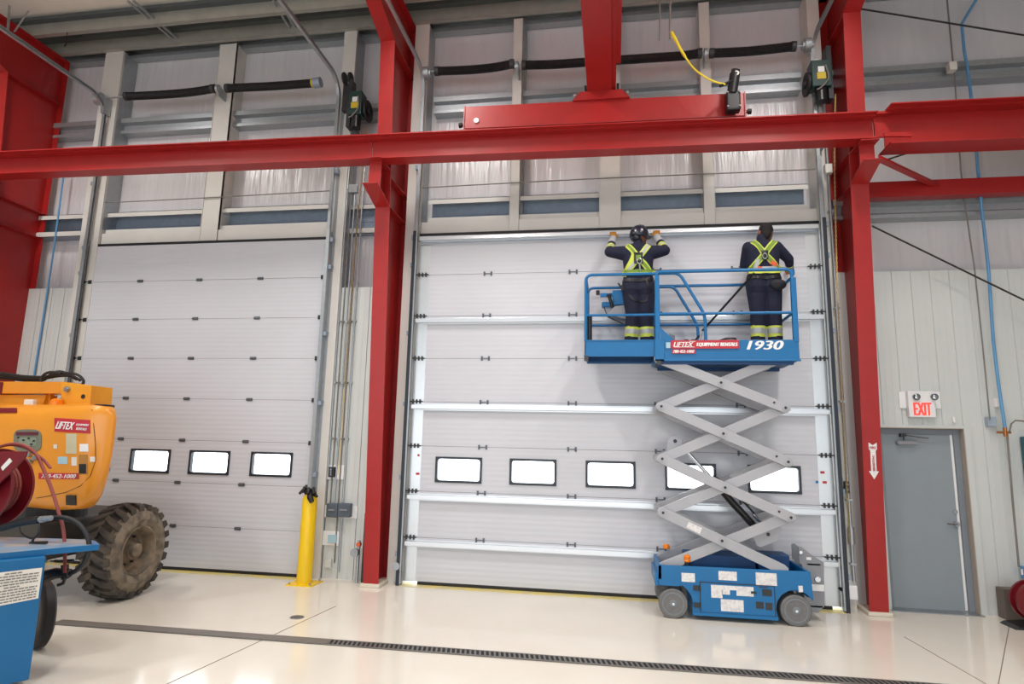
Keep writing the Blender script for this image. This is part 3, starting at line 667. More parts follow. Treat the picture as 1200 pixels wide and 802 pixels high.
# ladder plates at the right end
lp = [(4.90, .10), (5.05, .10), (5.115, .17), (5.135, .64), (5.0, .72), (4.90, .80), (4.87, .79), (4.872, .62), (4.90, .60)]
la = MB().prism([(x, -.62, z) for x, z in lp], (0, .02, 0)).prism([(x, -.34, z) for x, z in lp], (0, .02, 0))
for z in (.15, .38, .60): la.box(4.95, 5.10, -.62, -.34, z, z+.025)
la = la.obj('entry_ladder', GREYP, sl, bevel=.004)
MB().box(4.92, 5.12, -.626, -.62, .33, .40).obj('wide_decal', WHITE, la); MB().box(4.95, 5.0, -.626, -.62, .66, .69).obj('small_decal', WHITE, la)
MB().cyl((4.89, -.64, .74), (4.89, -.60, .74), .018, 12).cyl((5.05, -.66, .46), (5.05, -.62, .46), .03, 12).obj('pin', CHROME, la)
# scissor stack
LX, RX = 3.356, 4.745; LV = [.53, 1.14, 1.75, 2.36, 2.93]
def armbar(name, p, q, y, w=.115, t=.045):
    a = V((p[0], y, p[1])); b = V((q[0], y, q[1])); d = (b-a).normalized(); n = V((-d.z, 0, d.x)); m = MB()
    L_ = (b-a).length; e = w*.62; P = []
    for k in range(5): ang = PI/2+PI*k/4; P.append(a+d*(e*math.cos(ang)*.9)+n*(w/2*math.sin(ang)))
    for k in range(5): ang = -PI/2+PI*k/4; P.append(b+d*(e*math.cos(ang)*.9)+n*(w/2*math.sin(ang)))
    m.prism([v-V((0, t/2, 0)) for v in P], (0, t, 0))
    o = m.obj(name, ARM, sl, bevel=.004)
    return o
for y, s in ((YN+.055, -1), (YF-.055, 1)):
    yi = y-s*.052
    for i in range(4):
        z0, z1 = LV[i], LV[i+1]; xl, xr = LX, RX
        p0 = (xl, z1) if i < 3 else (3.34, z1); q0 = (xr, z0) if i else (4.64, .575)
        o1 = armbar('scissor_arm', p0, q0, y); armbar('scissor_arm', (xl, z0), (xr, z1) if i < 3 else (4.70, z1), yi)
        xc_ = (p0[0]+q0[0])/2; zc_ = (p0[1]+q0[1])/2
        for x, z in ((xc_, zc_), (xl, z1), (xr, z0)):
            if z < 2.9: MB().cyl((x, y+s*.020, z), (x, y+s*.036, z), .034, 16).obj('pin_washer', ARM, o1)
        for x, z in ((xc_, zc_), (xl, z1), (xr, z0)):
            if z < 2.9: MB().cyl((x, y+s*.034, z), (x, y+s*.042, z), .016, 10).obj('pivot_pin', DARKS, o1)
        if i: MB().cyl((xr-.12, y+s*.02, z0+.06), (xr-.12, y+s*.03, z0+.06), .013, 8).obj('grease_point', DARKS, o1)
        if i == 0:
            c = V((3.70, y+s*.0235, .985)); d = (V((q0[0], 0, q0[1]))-V((p0[0], 0, p0[1]))).normalized()
            MB().bar(c-d*.08, c+d*.08, .004, .07, up=(0, 0, 1)).obj('warning_decal', DEC, o1)
for z in LV[1:4]:
    for x in (LX, RX): MB().cyl((x, YN+.08, z), (x, YF-.08, z), .028, 14).obj('cross_tube', ARM, sl, smooth=True)
for i in range(4): MB().cyl((4.05, YN+.1, (LV[i]+LV[i+1])/2), (4.05, YF-.1, (LV[i]+LV[i+1])/2), .03, 14).obj('cross_tube', ARM, sl, smooth=True)
g1 = [(4.30, .93), (4.66, 1.10), (4.68, 1.0), (4.63, .86), (4.44, .78), (4.40, .80), (4.38, .86)]
MB().prism([(x, -.36, z) for x, z in g1], (0, .03, 0)).obj('cylinder_bracket', ARM, sl, bevel=.004)
o = MB().prism([(x, -.70, z) for x, z in g1], (0, .03, 0)).obj('cylinder_bracket', ARM, sl, bevel=.004)
MB().cyl((4.53, -.71, .93), (4.53, -.32, .93), .02, 12).obj('pin', DARKS, o)
g2 = [(3.42, 1.80), (3.60, 1.86), (3.62, 1.98), (3.52, 2.03), (3.45, 1.98)]
o = MB().prism([(x, -.60, z) for x, z in g2], (0, .03, 0)).obj('cylinder_bracket', ARM, sl, bevel=.004); MB().cyl((3.53, -.61, 1.96), (3.53, -.3, 1.96), .022, 12).obj('pin', DARKS, o)
ca, cb_ = V((3.66, -.5, 1.86)), V((4.46, -.5, .95)); cm = ca.lerp(cb_, .36)
cy = MB().cyl(cm, cb_, .042, 18).obj('lift_cylinder', BLACKP, sl, smooth=True); MB().cyl(ca, cm, .022, 14).obj('piston_rod', CHROME, cy, smooth=True)
MB().tube(smoothpath([cm+V((.02, -.06, .03)), cm.lerp(cb_, .3)+V((.06, -.06, .06)), cm.lerp(cb_, .7)+V((.10, -.06, .03)), cb_+V((.05, -.06, .05))], 6), .012).tube(smoothpath([cm+V((.0, -.06, -.03)), cm.lerp(cb_, .5)+V((-.03, -.06, -.03)), cb_+V((-.03, -.05, .02))], 6), .010).obj('hydraulic_hose', BLACK, cy, smooth=True)
MB().cyl(cb_+V((.02, -.09, .10)), cb_+V((-.06, -.09, .19)), .02, 12).obj('valve', CHROME, cy)
armbar('safety_arm', (4.18, 1.56), (4.62, 1.66), -.55, .04, .03)
# platform
pf = MB().use(BLUE)
pf.box(3.30, 4.92, YN, YN+.02, 2.905, 3.15).box(3.30, 4.92, YF-.02, YF, 2.905, 3.15).box(3.30, 3.32, YN+.02, YF-.02, 2.905, 3.0).box(4.90, 4.92, YN+.02, YF-.02, 2.905, 3.15)
pf.use(BLUED).box(3.32, 4.90, YN+.02, YF-.02, 3.0, 3.05).box(3.36, 4.86, YN+.02, YN+.09, 2.86, 3.0).box(3.36, 4.86, YF-.09, YF-.02, 2.86, 3.0)
pf.box(3.34, 4.88, YN+.02, YF-.02, 2.895, 2.905)
for x in (3.5, 3.9, 4.3, 4.7): pf.box(x-.02, x+.02, YN+.09, YF-.09, 2.93, 3.0)
pf = pf.obj('platform', None, sl, bevel=.004)
MB().box(3.29, 4.93, YN-.012, YN, 2.895, 2.92).box(3.29, 3.40, YN-.012, YN, 2.895, 3.16).obj('edge_lip', BLUE, pf, bevel=.004)
MB().box(3.31, 3.36, YN-.02, YN-.012, 2.85, 2.90).obj('stop_block', DARKS, pf)
ex = MB().use(BLUE)
ex.box(2.452, 3.34, YN+.03, YN+.045, 2.955, 3.16).box(2.452, 3.34, YF-.045, YF-.03, 2.955, 3.16).box(2.452, 2.467, YN+.03, YF-.03, 2.955, 3.16).box(2.445, 3.34, YN+.022, YN+.03, 2.955, 2.975).box(2.445, 3.34, YN+.022, YN+.03, 3.145, 3.16)
ex.use(BLUED).box(2.467, 3.9, YN+.045, YF-.045, 3.055, 3.065).box(2.467, 3.3, YN+.045, YN+.1, 2.97, 3.05).box(2.467, 3.3, YF-.1, YF-.045, 2.97, 3.05)
ex = ex.obj('extension_deck', None, sl, bevel=.003)
MB().box(2.447, 2.50, YN+.02, YN+.05, 2.90, 2.965).obj('corner_foot', DARKS, ex)
RD = .019
def rail(P, r=RD, nm='guard_rail', par=None, m=None): return MB().tube(P, r, 10).obj(nm, m or BLUE, par or sl, smooth=True)
def bend(a, c, b, r=.08, n=5):   # rounded corner a-c-b
    a, c, b = V(a), V(c), V(b); d1 = (a-c).normalized(); d2 = (b-c).normalized(); p, q = c+d1*r, c+d2*r
    return [p*(1-t)**2+c*(2*t*(1-t))+q*t*t for t in [i/n for i in range(n+1)]]
for y in (YN+.04, YF-.04):      # extension guard rails
    zt = 3.985
    rail([(2.465, y, 3.16)]+bend((2.465, y, 3.2), (2.465, y, zt), (3, y, zt))+bend((3, y, zt), (3.60, y, zt), (3.87, y, 3.46))+bend((3.6, y, zt), (3.885, y, 3.46), (3.885, y, 3.2))+[(3.885, y, 3.15)])
    rail([(2.465, y, 3.47), (3.885, y, 3.47)], .016)
    rail([(2.465, y, 3.22), (3.3, y, 3.22)], .014) if y > -.5 else None
for z in (3.985-.05, 3.47): rail([(2.465, YN+.04, z), (2.465, YF-.04, z)], .017)
rail([(2.51, YN+.08, 3.16), (2.51, YN+.08, 3.47)], .03, 'gate_post', None, BLACKP)
for y in (YN+.0, YF-.0):        # main guard rails
    yy = y+(.018 if y < -.5 else -.018); zt = 4.0
    rail([(3.325, yy, 3.15)]+bend((3.325, yy, 3.2), (3.325, yy, zt), (3.6, yy, zt), .05)+bend((4, yy, zt), (4.885, yy, zt), (4.885, yy, 3.2))+[(4.885, yy, 3.15)], .021)
    rail([(3.325, yy, 3.475), (4.885, yy, 3.475)], .017)
    if y > -.5: rail([(3.325, yy, 3.25), (4.885, yy, 3.25)], .014)
for z in (3.9, 3.475): rail([(4.885, YN+.02, z), (4.885, YF-.02, z)], .018)
MB().box(4.865, 4.925, YN-.005, YN+.05, 3.12, 3.9).obj('end_post', BLUE, sl, bevel=.008)
MB().cyl((4.895, YN+.02, 3.93), (4.895, YN+.02, 3.99), .025, 12).obj('post_cap', BLUE, sl)
MB().box(3.30, 3.355, YN-.004, YN+.045, 3.12, 3.95).obj('entry_post', BLUE, sl, bevel=.006)
MB().prism([(3.36, YN+.0, 3.15), (3.52, YN+.0, 3.15), (3.36, YN+.0, 3.30)], (0, .008, 0)).obj('gusset', BLUE, sl)
# decals of the platform
r1 = MB().box(3.478, 4.255, YN-.016, YN-.012, 3.045, 3.145).obj('rental_decal', RDEC, pf)
text_on('lettering', 'LIFTEX', WHITE, (3.62, YN-.016, 3.095), .23, .055, (0, -1, 0), (1, 0, 0), r1, shear=.35, bold=.06)
MB().box(3.51, 3.75, YN-.018, YN-.016, 3.060, 3.066).box(3.69, 3.76, YN-.018, YN-.016, 3.128, 3.134).obj('logo_lines', WHITE, r1)
text_on('lettering', 'EQUIPMENT RENTALS', WHITE, (4.005, YN-.016, 3.090), .46, .050, (0, -1, 0), (1, 0, 0), r1, shear=.2, bold=.2)
r2 = MB().box(3.485, 3.755, YN-.016, YN-.012, 2.985, 3.035).obj('phone_decal', RDEC, pf)
text_on('lettering', '780-452-1000', WHITE, (3.62, YN-.016, 3.01), .24, .034, (0, -1, 0), (1, 0, 0), r2, shear=.25, bold=.14)
text_on('model_number', '1930', WHITE, (4.545, YN-.002, 3.085), .40, .105, (0, -1, 0), (1, 0, 0), pf, shear=.25, bold=.16)
MB().box(3.42, 3.47, YN-.016, YN-.012, 3.05, 3.12).obj('small_decal', MATS['light_blue_cover'], pf)
# platform control box
cbx = thing('control_box', 'blue platform control box with grey cover beside the worker with raised arms', 'control box', at(712, 350, Y=-.3))
MB().box(2.63, 2.93, -.32, -.28, 3.83, 3.88).obj('mounting_bar', BLUE, cbx, bevel=.006)
MB().box(2.79, 3.0, -.40, -.24, 3.70, 3.90).obj('upper_case', BLUE, cbx, bevel=.015)
MB().box(2.65, 2.80, -.38, -.26, 3.68, 3.75).obj('side_case', BLUE, cbx, bevel=.015)
MB().prism([(2.72, -.42, 3.56), (2.98, -.42, 3.50), (3.0, -.42, 3.70), (2.82, -.42, 3.68)], (0, .18, 0)).obj('grey_cover', GREYP, cbx, bevel=.01)
MB().cyl((2.79, -.40, 3.66), (2.75, -.44, 3.80), .022, 12).cyl((2.75, -.44, 3.80), (2.745, -.44, 3.83), .03, 12).obj('joystick', BLACKP, cbx, smooth=True)
MB().tube(smoothpath([(2.68, -.36, 3.68), (2.72, -.38, 3.58), (2.78, -.38, 3.52), (2.86, -.36, 3.49), (2.92, -.34, 3.46)], 5), .007).obj('coil_cord', BLACK, cbx)
MB().cyl((2.60, -.30, 3.86), (2.60, -.30, 3.92), .025, 12).obj('knob', BLACKP, cbx)
# tools on the platform floor
t = thing('ratchet_tool', 'dark tool lying at the foot of the diagonal rail on the platform', 'tool', (3.8, -.5, 3.065))
MB().tube(smoothpath([(3.62, -.5, 3.18), (3.70, -.5, 3.2), (3.80, -.5, 3.17)], 4), .018).cyl((3.70, -.5, 3.07), (3.70, -.5, 3.22), .028, 10).cyl((3.78, -.5, 3.07), (3.78, -.5, 3.22), .024, 10).tube([(3.78, -.5, 3.18), (3.86, -.5, 3.27)], .012).obj('tool_body', BLACKP, t, bevel=.003)
t = thing('hand_torch', 'black tapered tool lying on the platform left of the second worker', 'tool', (4.1, -.5, 3.065))
MB().lathe((4.30, -.5, 3.20), (-1, 0, 0), [(0, .035), (.02, .045), (.13, .042), (.19, .02), (.22, .012), (.30, .010)], 14).box(4.08, 4.28, -.53, -.47, 3.065, 3.16).obj('tool_body', BLACKP, t, smooth=True)
t = thing('tool_case', 'small grey case standing on the platform beside the entry post', 'case', (3.47, -.45, 3.065))
MB().prism([(3.42, -.50, 3.065), (3.58, -.50, 3.065), (3.56, -.50, 3.28), (3.50, -.50, 3.30)], (0, .12, 0)).obj('case_body', GREYP, t, bevel=.006); MB().box(3.44, 3.50, -.51, -.50, 3.08, 3.2).obj('case_pocket', BLUE, t)

# ================================================================== WORKERS
def dist_seg(p, a, b):
    d = b-a; t = max(0, min(1, (p-a).dot(d)/max(d.dot(d), 1e-9))); return (p-(a+d*t)).length, t
def person(name, label, bones, balls, loc, bands, voxel=.0085):
    """bones: (a, b, ra, rb, matkey); balls: (c, rx, ry, rz, rot, matkey) -> ONE continuous remeshed surface"""
    root = thing(name, label, 'person', loc)
    m = MB()
    for a, b, ra, rb, k in bones:
        a, b = V(a), V(b); d = (b-a); n = 8; P = []; R_ = []
        L_ = d.length; u = d.normalized()
        for i in range(-3, 0): ang = PI/2*i/3; P.append(a+u*(ra*math.sin(ang))*.98); R_.append(max(ra*math.cos(ang), .002))
        for i in range(n+1): P.append(a.lerp(b, i/n)); R_.append(ra+(rb-ra)*i/n)
        for i in range(1, 4): ang = PI/2*i/3; P.append(b+u*(rb*math.sin(ang))*.98); R_.append(max(rb*math.cos(ang), .002))
        m.tube(P, R_, 14)
    for c, rx, ry, rz, R, k in balls: m.ell(c, rx, ry, rz, 20, 14, R)
    o = m.obj('body', NAVY)
    rm = o.modifiers.new('r', 'REMESH'); rm.mode = 'VOXEL'; rm.voxel_size = voxel
    sm = o.modifiers.new('s', 'SMOOTH'); sm.iterations = 4; sm.factor = .5
    bpy.context.view_layer.update()
    me = bpy.data.meshes.new_from_object(o.evaluated_get(bpy.context.evaluated_depsgraph_get()))
    o.modifiers.clear(); old = o.data; o.data = me; bpy.data.meshes.remove(old); me.name = 'body'
    keys = {'navy': 0, 'skin': 1, 'glove': 2, 'boot': 3, 'cuff': 4, 'lime': 5, 'silver': 6, 'hair': 7}
    me.materials.clear()
    for mm in (NAVY, SKIN, GLOVE, NAVYD, CUFF, LIME, SILV, HAIR): me.materials.append(mm)
    for f in me.polygons:
        c = f.center; best = (9, 'navy', 0, 0)
        for i, (a, b, ra, rb, k) in enumerate(bones):
            d, t = dist_seg(c, V(a), V(b)); s = d-(ra+(rb-ra)*t)
            if s < best[0]: best = (s, k, i, t)
        for cc, rx, ry, rz, R, k in balls:
            q = c-V(cc); q = R.transposed() @ q if R is not None else q
            s = (math.sqrt((q.x/rx)**2+(q.y/ry)**2+(q.z/rz)**2)-1)*min(rx, ry, rz)
            if s < best[0]: best = (s, k, -1, 0)
        k = best[1]
        for bi, t0, t1, kk in bands:
            if best[2] == bi and t0 <= best[3] < t1: k = kk
        f.material_index = keys[k]; f.use_smooth = True
    attach(o, root)
    bm = bmesh.new(); bm.from_mesh(me); tree = BVHTree.FromBMesh(bm); bm.free()
    return root, o, tree
def drape(name, path, width, m, tree, parent, off=.008, n=5):
    """strap laid over the back: (x, z) path, found on the body by looking along +Y"""
    P = smoothpath([V((x, -3, z)) for x, z in path], 6); mb = MB(); rows = []
    def hit(p):
        h = tree.ray_cast(V((p.x, -3, p.z)), V((0, 1, 0)))
        return h[0].y if h[0] is not None else None
    ys = [hit(p) for p in P]; last = next((y for y in ys if y is not None), -.5)
    for i, p in enumerate(P):
        d = (P[min(i+1, len(P)-1)]-P[max(i-1, 0)]).normalized(); sd = V((d.z, 0, -d.x)); row = []
        for k in range(n):
            q = p+sd*(width*(k/(n-1)-.5)); y = hit(q)
            if y is None: y = last
            if abs(y-last) > .09: y = last+(.09 if y > last else -.09)
            row.append(V((q.x, y-off, q.z)))
        last = row[n//2].y; rows.append(row)
    vs = [mb.pts(r) for r in rows]; vb = [mb.pts([v+V((0, off*.7, 0)) for v in r]) for r in rows]
    for a, b in ((vs, 1), (vb, -1)):
        for r, q in zip(a, a[1:]):
            for k in range(n-1): mb._f([r[k], r[k+1], q[k+1], q[k]])
    for i in range(len(vs)-1):
        for k in (0, n-1): mb._f([vs[i][k], vs[i+1][k], vb[i+1][k], vb[i][k]])
    for i in (0, -1):
        for k in range(n-1): mb._f([vs[i][k], vs[i][k+1], vb[i][k+1], vb[i][k]])
    return mb.obj(name, m, parent, smooth=True)
def rot(ax, deg): return Matrix.Rotation(math.radians(deg), 3, ax)
FZ = 3.068
def legs(hx, y, kx, ax, z0=FZ, toe=-1, hz=3.90, sp=.09):
    B = []
    for s, k_, a_ in ((-1, kx[0], ax[0]), (1, kx[1], ax[1])):
        hip = (hx+s*sp, y, hz); kn = (k_, y-.01, z0+.47); an = (a_, y+.0, z0+.10)
        B += [(hip, kn, .125, .094, 'navy'), (kn, an, .094, .086, 'navy'), ((a_, y-.03, z0+.045), (a_+s*.02, y+.15, z0+.04), .045, .038, 'boot'), ((a_, y-.03, z0+.05), (a_, y, z0+.14), .05, .055, 'boot')]
    return B
def fingers(h, fwd_, side, curl, k='glove', thumb=1):
    """palm and five separate bent fingers from the wrist point h"""
    h = V(h); f = V(fwd_).normalized(); s = V(side).normalized(); c = V(curl).normalized(); B = []
    B += [(h, h+f*.055, .026, .030, k), (h+s*.022+f*.02, h+s*.030+f*.075, .016, .014, k), (h-s*.022+f*.02, h-s*.030+f*.075, .016, .014, k), (h+f*.03, h+f*.08, .017, .016, k)]
    for j, (o_, l) in enumerate(((-.036, .058), (-.012, .068), (.012, .072), (.036, .064))):
        a = h+s*o_+f*.082; b = a+f*(l*.42)+c*(l*.16); d = b+f*(l*.08)+c*(l*.46); e = d-f*(l*.22)+c*(l*.18)
        B += [(a, b, .0115, .011, k), (b, d, .011, .0105, k), (d, e, .0105, .0095, k)]
    t0 = h+s*(.03*thumb)+f*.015; t1 = t0+s*(.034*thumb)+f*.03+c*.012; t2 = t1+s*(.004*thumb)+f*.03+c*.022
    B += [(t0, t1, .015, .0135, k), (t1, t2, .0135, .011, k)]
    return B
def head(c, yaw, tilt=0):
    """head facing +Y turned by yaw (deg, clockwise seen from above = to the right)"""
    R = rot('Z', -yaw) @ rot('X', tilt); c = V(c); g = lambda x, y, z: c+R @ V((x, y, z))
    balls = [(c, .076, .095, .105, R, 'skin'), (g(0, .03, -.055), .055, .065, .06, R, 'skin'), (g(0, .088, -.10), .022, .020, .018, R, 'skin'),
             (g(-.077, -.005, -.01), .010, .020, .032, R, 'skin'), (g(.077, -.005, -.01), .010, .020, .032, R, 'skin'),
             (g(0, .105, -.025), .013, .020, .022, R, 'skin'), (g(0, .096, -.065), .026, .014, .010, R, 'skin'), (g(0, .088, .018), .05, .016, .012, R, 'skin')]
    return balls, g, R
def eyes(g, parent):
    for s in (-1, 1):
        e = MB().ell(g(s*.03, .087, .0), .011, .008, .009, 10, 6).obj('eye', WHITE, parent, smooth=True)

# --- worker with raised arms
wx, wy = 3.12, -.47
sh = 4.415
B = legs(wx, wy, (3.05, 3.215), (3.02, 3.225))
i_arm = len(B)
LH, RH = V((2.80, -.17, 4.70)), V((3.385, -.17, 4.70))
Le, Re = V((2.755, -.42, 4.41)), V((3.465, -.42, 4.41))
B += [((wx-.165, wy, sh-.045), Le, .098, .070, 'navy'), (Le, LH-V((0, .02, .03)), .066, .048, 'navy'), ((wx+.165, wy, sh-.045), Re, .098, .070, 'navy'), (Re, RH-V((0, .02, .03)), .066, .048, 'navy')]
B += [((wx, wy, 4.30), (wx, wy, 4.0), .12, .12, 'navy'), ((wx-.09, wy, 4.36), (wx-.07, wy, 4.05), .115, .105, 'navy'), ((wx+.09, wy, 4.36), (wx+.07, wy, 4.05), .115, .105, 'navy'),
      ((wx-.085, wy-.01, 3.99), (wx-.085, wy-.015, 3.86), .12, .125, 'navy'), ((wx+.085, wy-.01, 3.99), (wx+.085, wy-.015, 3.86), .12, .125, 'navy'),
      ((wx-.1, wy, sh+.0), (wx+.1, wy, sh+.0), .085, .085, 'navy'), ((wx, wy, sh+.05), (wx+.0, wy+.01, sh+.13), .062, .056, 'navy'), ((wx, wy+.01, sh+.10), (wx+.01, wy+.02, sh+.20), .052, .052, 'skin')]
B += fingers(LH-V((0, .02, .02)), (.0, .35, .9), (1, 0, 0), (0, .9, -.3), thumb=1) + fingers(RH-V((0, .02, .02)), (.0, .35, .9), (1, 0, 0), (0, .9, -.3), thumb=-1)
hb, hg, hR = head((wx+.025, wy+.03, 4.625), 58, -6)
bands = [(1, .42, .50, 'lime'), (1, .50, .66, 'silver'), (1, .66, .76, 'lime'), (5, .42, .50, 'lime'), (5, .50, .66, 'silver'), (5, .66, .76, 'lime'), (1, .86, 1.1, 'boot'), (5, .86, 1.1, 'boot'),
         (i_arm+1, .16, .24, 'lime'), (i_arm+1, .24, .32, 'silver'), (i_arm+1, .32, .40, 'lime'), (i_arm+1, .58, 1.1, 'cuff'), (i_arm+3, .16, .24, 'lime'), (i_arm+3, .24, .32, 'silver'), (i_arm+3, .32, .40, 'lime'), (i_arm+3, .58, 1.1, 'cuff')]
w1, b1, tr1 = person('person', 'worker in navy coveralls and dark helmet, both arms raised to the top of the door', B, hb, (wx, wy, FZ), bands)
eyes(hg, w1)
hm = MB(); prof = []
for i in range(0, 10): a = PI/2*i/9; prof.append((-.0+.125*math.sin(a), .124*math.cos(a)))
hc = hg(0, -.01, .005); hup = hR @ V((0, 0, 1))
hm.lathe(hc, hup, [(-.045, .120), (-.02, .127)]+prof, 28); hm.ell(hg(0, -.055, -.055), .082, .062, .055, 18, 10, hR); hm.ell(hg(0, .125, -.005), .078, .055, .010, 16, 6, hR)
hm.obj('helmet', HELM, w1, smooth=True)
MB().tube([hg(-.02, -.01, .142), hg(0, .04, .142), hg(0, .09, .115)], .012, 8).obj('helmet_ridge', HELM, w1, smooth=True)
hs = drape('harness', [(2.985, 4.455), (3.06, 4.36), (3.12, 4.27), (3.2, 4.18), (3.29, 4.06)], .075, LIME, tr1, w1)
for nm, pth, w_, m_, of in (('harness_strap', [(3.255, 4.455), (3.19, 4.36), (3.12, 4.27), (3.04, 4.17), (2.93, 4.05)], .075, LIME, .010), ('harness_strap', [(2.975, 4.46), (3.055, 4.35), (3.03, 4.24), (2.945, 4.10)], .05, LIME, .013),
    ('harness_strap', [(2.985, 4.455), (3.06, 4.36), (3.12, 4.27), (3.2, 4.18), (3.29, 4.06)], .035, GREEN, .015), ('harness_strap', [(3.255, 4.455), (3.19, 4.36), (3.12, 4.27), (3.04, 4.17), (2.93, 4.05)], .035, SILV, .017),
    ('harness_strap', [(2.92, 4.09), (3.02, 4.075), (3.12, 4.08), (3.22, 4.075), (3.32, 4.09)], .075, GREEN, .019), ('harness_strap', [(2.92, 4.075), (3.12, 4.06), (3.32, 4.075)], .025, LIME, .023),
    ('harness_pad', [(3.12, 4.34), (3.12, 4.19)], .11, BLACKP, .022), ('harness_pad', [(3.12, 4.30), (3.12, 4.23)], .06, GREEN, .027), ('belt', [(2.93, 3.985), (3.12, 3.975), (3.31, 3.985)], .04, BLACKP, .01)):
    drape(nm, pth, w_, m_, tr1, w1, of)
h_ = tr1.ray_cast(V((3.13, -3, 4.22)), V((0, 1, 0)))[0]
MB().tube([h_+V((.0, -.03, 0))+V((.028*math.cos(a), 0, .036*math.sin(a))) for a in [2*PI*i/14 for i in range(15)]], .006).tube([h_+V((.0, -.03, -.03)), h_+V((.01, -.03, -.13))], .010).obj('d_ring', CONCW, w1)
MB().box(2.90, 2.94, wy-.07, wy-.02, 3.86, 3.93).tube([(2.90, wy-.05, 3.90), (2.865, wy-.05, 3.96)], .012).obj('tool_pouch', BLACKP, w1)
drape('lanyard_strap', [(3.19, 3.99), (3.25, 3.88), (3.23, 3.75), (3.19, 3.70), (3.06, 3.72), (2.99, 3.80)], .022, BLACKP, tr1, w1, .01)

# --- worker working with bent arms
wx, wy = 4.655, -.48; sh = 4.40
B = legs(wx, wy, (4.57, 4.755), (4.555, 4.765), sp=.095)
i_arm = len(B)
Le, LH = V((4.455, -.38, 4.20)), V((4.55, -.20, 4.25)); Re, RH = V((4.985, -.40, 4.26)), V((5.06, -.17, 4.20))
B += [((wx-.165, wy, sh), Le, .078, .062, 'navy'), (Le, LH, .060, .046, 'navy'), ((wx+.165, wy, sh-.0), Re, .078, .062, 'navy'), (Re, RH, .060, .046, 'navy')]
B += [((wx, wy, 4.30), (wx, wy, 4.0), .12, .12, 'navy'), ((wx-.09, wy, 4.35), (wx-.075, wy, 4.05), .12, .108, 'navy'), ((wx+.09, wy, 4.35), (wx+.075, wy, 4.05), .12, .108, 'navy'),
      ((wx-.09, wy-.01, 3.99), (wx-.09, wy-.02, 3.86), .12, .122, 'navy'), ((wx+.09, wy-.01, 3.99), (wx+.09, wy-.02, 3.86), .12, .122, 'navy'),
      ((wx-.1, wy, sh), (wx+.1, wy, sh), .088, .088, 'navy'), ((wx, wy, sh+.05), (wx, wy+.02, sh+.13), .066, .06, 'navy'), ((wx, wy+.02, sh+.10), (wx+.01, wy+.04, sh+.20), .052, .052, 'skin')]
B += fingers(LH, (.45, .85, .05), (0, 0, 1), (.5, -.1, 0), 'glove', 1) + fingers(RH, (.2, .9, .0), (0, 0, 1), (-.6, .3, 0), 'glove', 1)
hb, hg, hR = head((wx+.075, wy+.06, 4.61), 32, -14)
bands = [(1, .42, .50, 'lime'), (1, .50, .68, 'silver'), (1, .68, .78, 'lime'), (5, .42, .50, 'lime'), (5, .50, .68, 'silver'), (5, .68, .78, 'lime'), (1, .88, 1.1, 'boot'), (5, .88, 1.1, 'boot'),
         (i_arm+3, .50, .62, 'lime'), (i_arm+3, .70, .80, 'silver'), (i_arm+1, .5, .62, 'lime'), (i_arm+1, .70, .80, 'silver')]
w2, b2, tr2 = person('person', 'worker in navy coveralls with dark hair, at the right end of the platform', B, hb, (wx, wy, FZ), bands)
eyes(hg, w2)
m = MB(); m.ell(hg(0, -.020, .022), .087, .098, .104, 22, 14, hR).ell(hg(0, -.045, -.04), .078, .062, .085, 18, 10, hR); m.obj('hair', HAIR, w2, smooth=True)
XA = [(4.53, 4.465), (4.60, 4.37), (4.655, 4.28), (4.73, 4.19), (4.83, 4.08)]; XB = [(4.80, 4.465), (4.72, 4.37), (4.655, 4.28), (4.57, 4.18), (4.48, 4.08)]
for nm, pth, w_, m_, of in (('harness', XA, .075, LIME, .008), ('harness_strap', XB, .075, LIME, .011), ('harness_strap', XA, .045, GREEN, .014), ('harness_strap', XB, .045, GREEN, .017),
    ('harness_strap', [(4.575, 4.21), (4.555, 4.15), (4.54, 4.09)], .045, SILV, .019), ('harness_strap', [(4.47, 4.07), (4.56, 4.055), (4.655, 4.06), (4.75, 4.055), (4.84, 4.07)], .06, LIME, .020), ('harness_strap', [(4.52, 4.10), (4.655, 4.09), (4.79, 4.10)], .04, SILV, .024),
    ('harness_pad', [(4.655, 4.32), (4.655, 4.20)], .075, BLACKP, .021), ('orange_tag', [(4.56, 4.09), (4.61, 4.085)], .05, ORANGE, .028), ('orange_tag', [(4.72, 4.165), (4.79, 4.13)], .05, ORANGE, .024), ('belt', [(4.46, 3.985), (4.655, 3.975), (4.85, 3.985)], .035, BLACKP, .01)):
    drape(nm, pth, w_, m_, tr2, w2, of)
h_ = tr2.ray_cast(V((4.65, -3, 4.24)), V((0, 1, 0)))[0]
MB().tube([h_+V((0, -.03, 0))+V((.026*math.cos(a), 0, .034*math.sin(a))) for a in [2*PI*i/14 for i in range(15)]], .006).obj('d_ring', CONCW, w2)
m = MB(); m.ell((4.79, wy-.13, 3.88), .10, .05, .07, 16, 10); m.obj('tool_pouch', NAVYD, w2, smooth=True)
a_, b_ = at(884, 320, Y=-.66), at(823, 388, Y=-.62)
t = MB().bar(a_, b_, .006, .028, up=(1, 0, 1)); t = tag(t.obj('lanyard', BLACKP), 'black safety lanyard stretched from the second worker down to the platform floor', 'lanyard')
m = MB().tube([b_, V((b_.x-.06, b_.y, 3.12))], .012).cyl(V((b_.x-.06, b_.y, 3.068)), V((b_.x-.06, b_.y, 3.13)), .02, 10); m.obj('anchor_hook', CONCW, t)
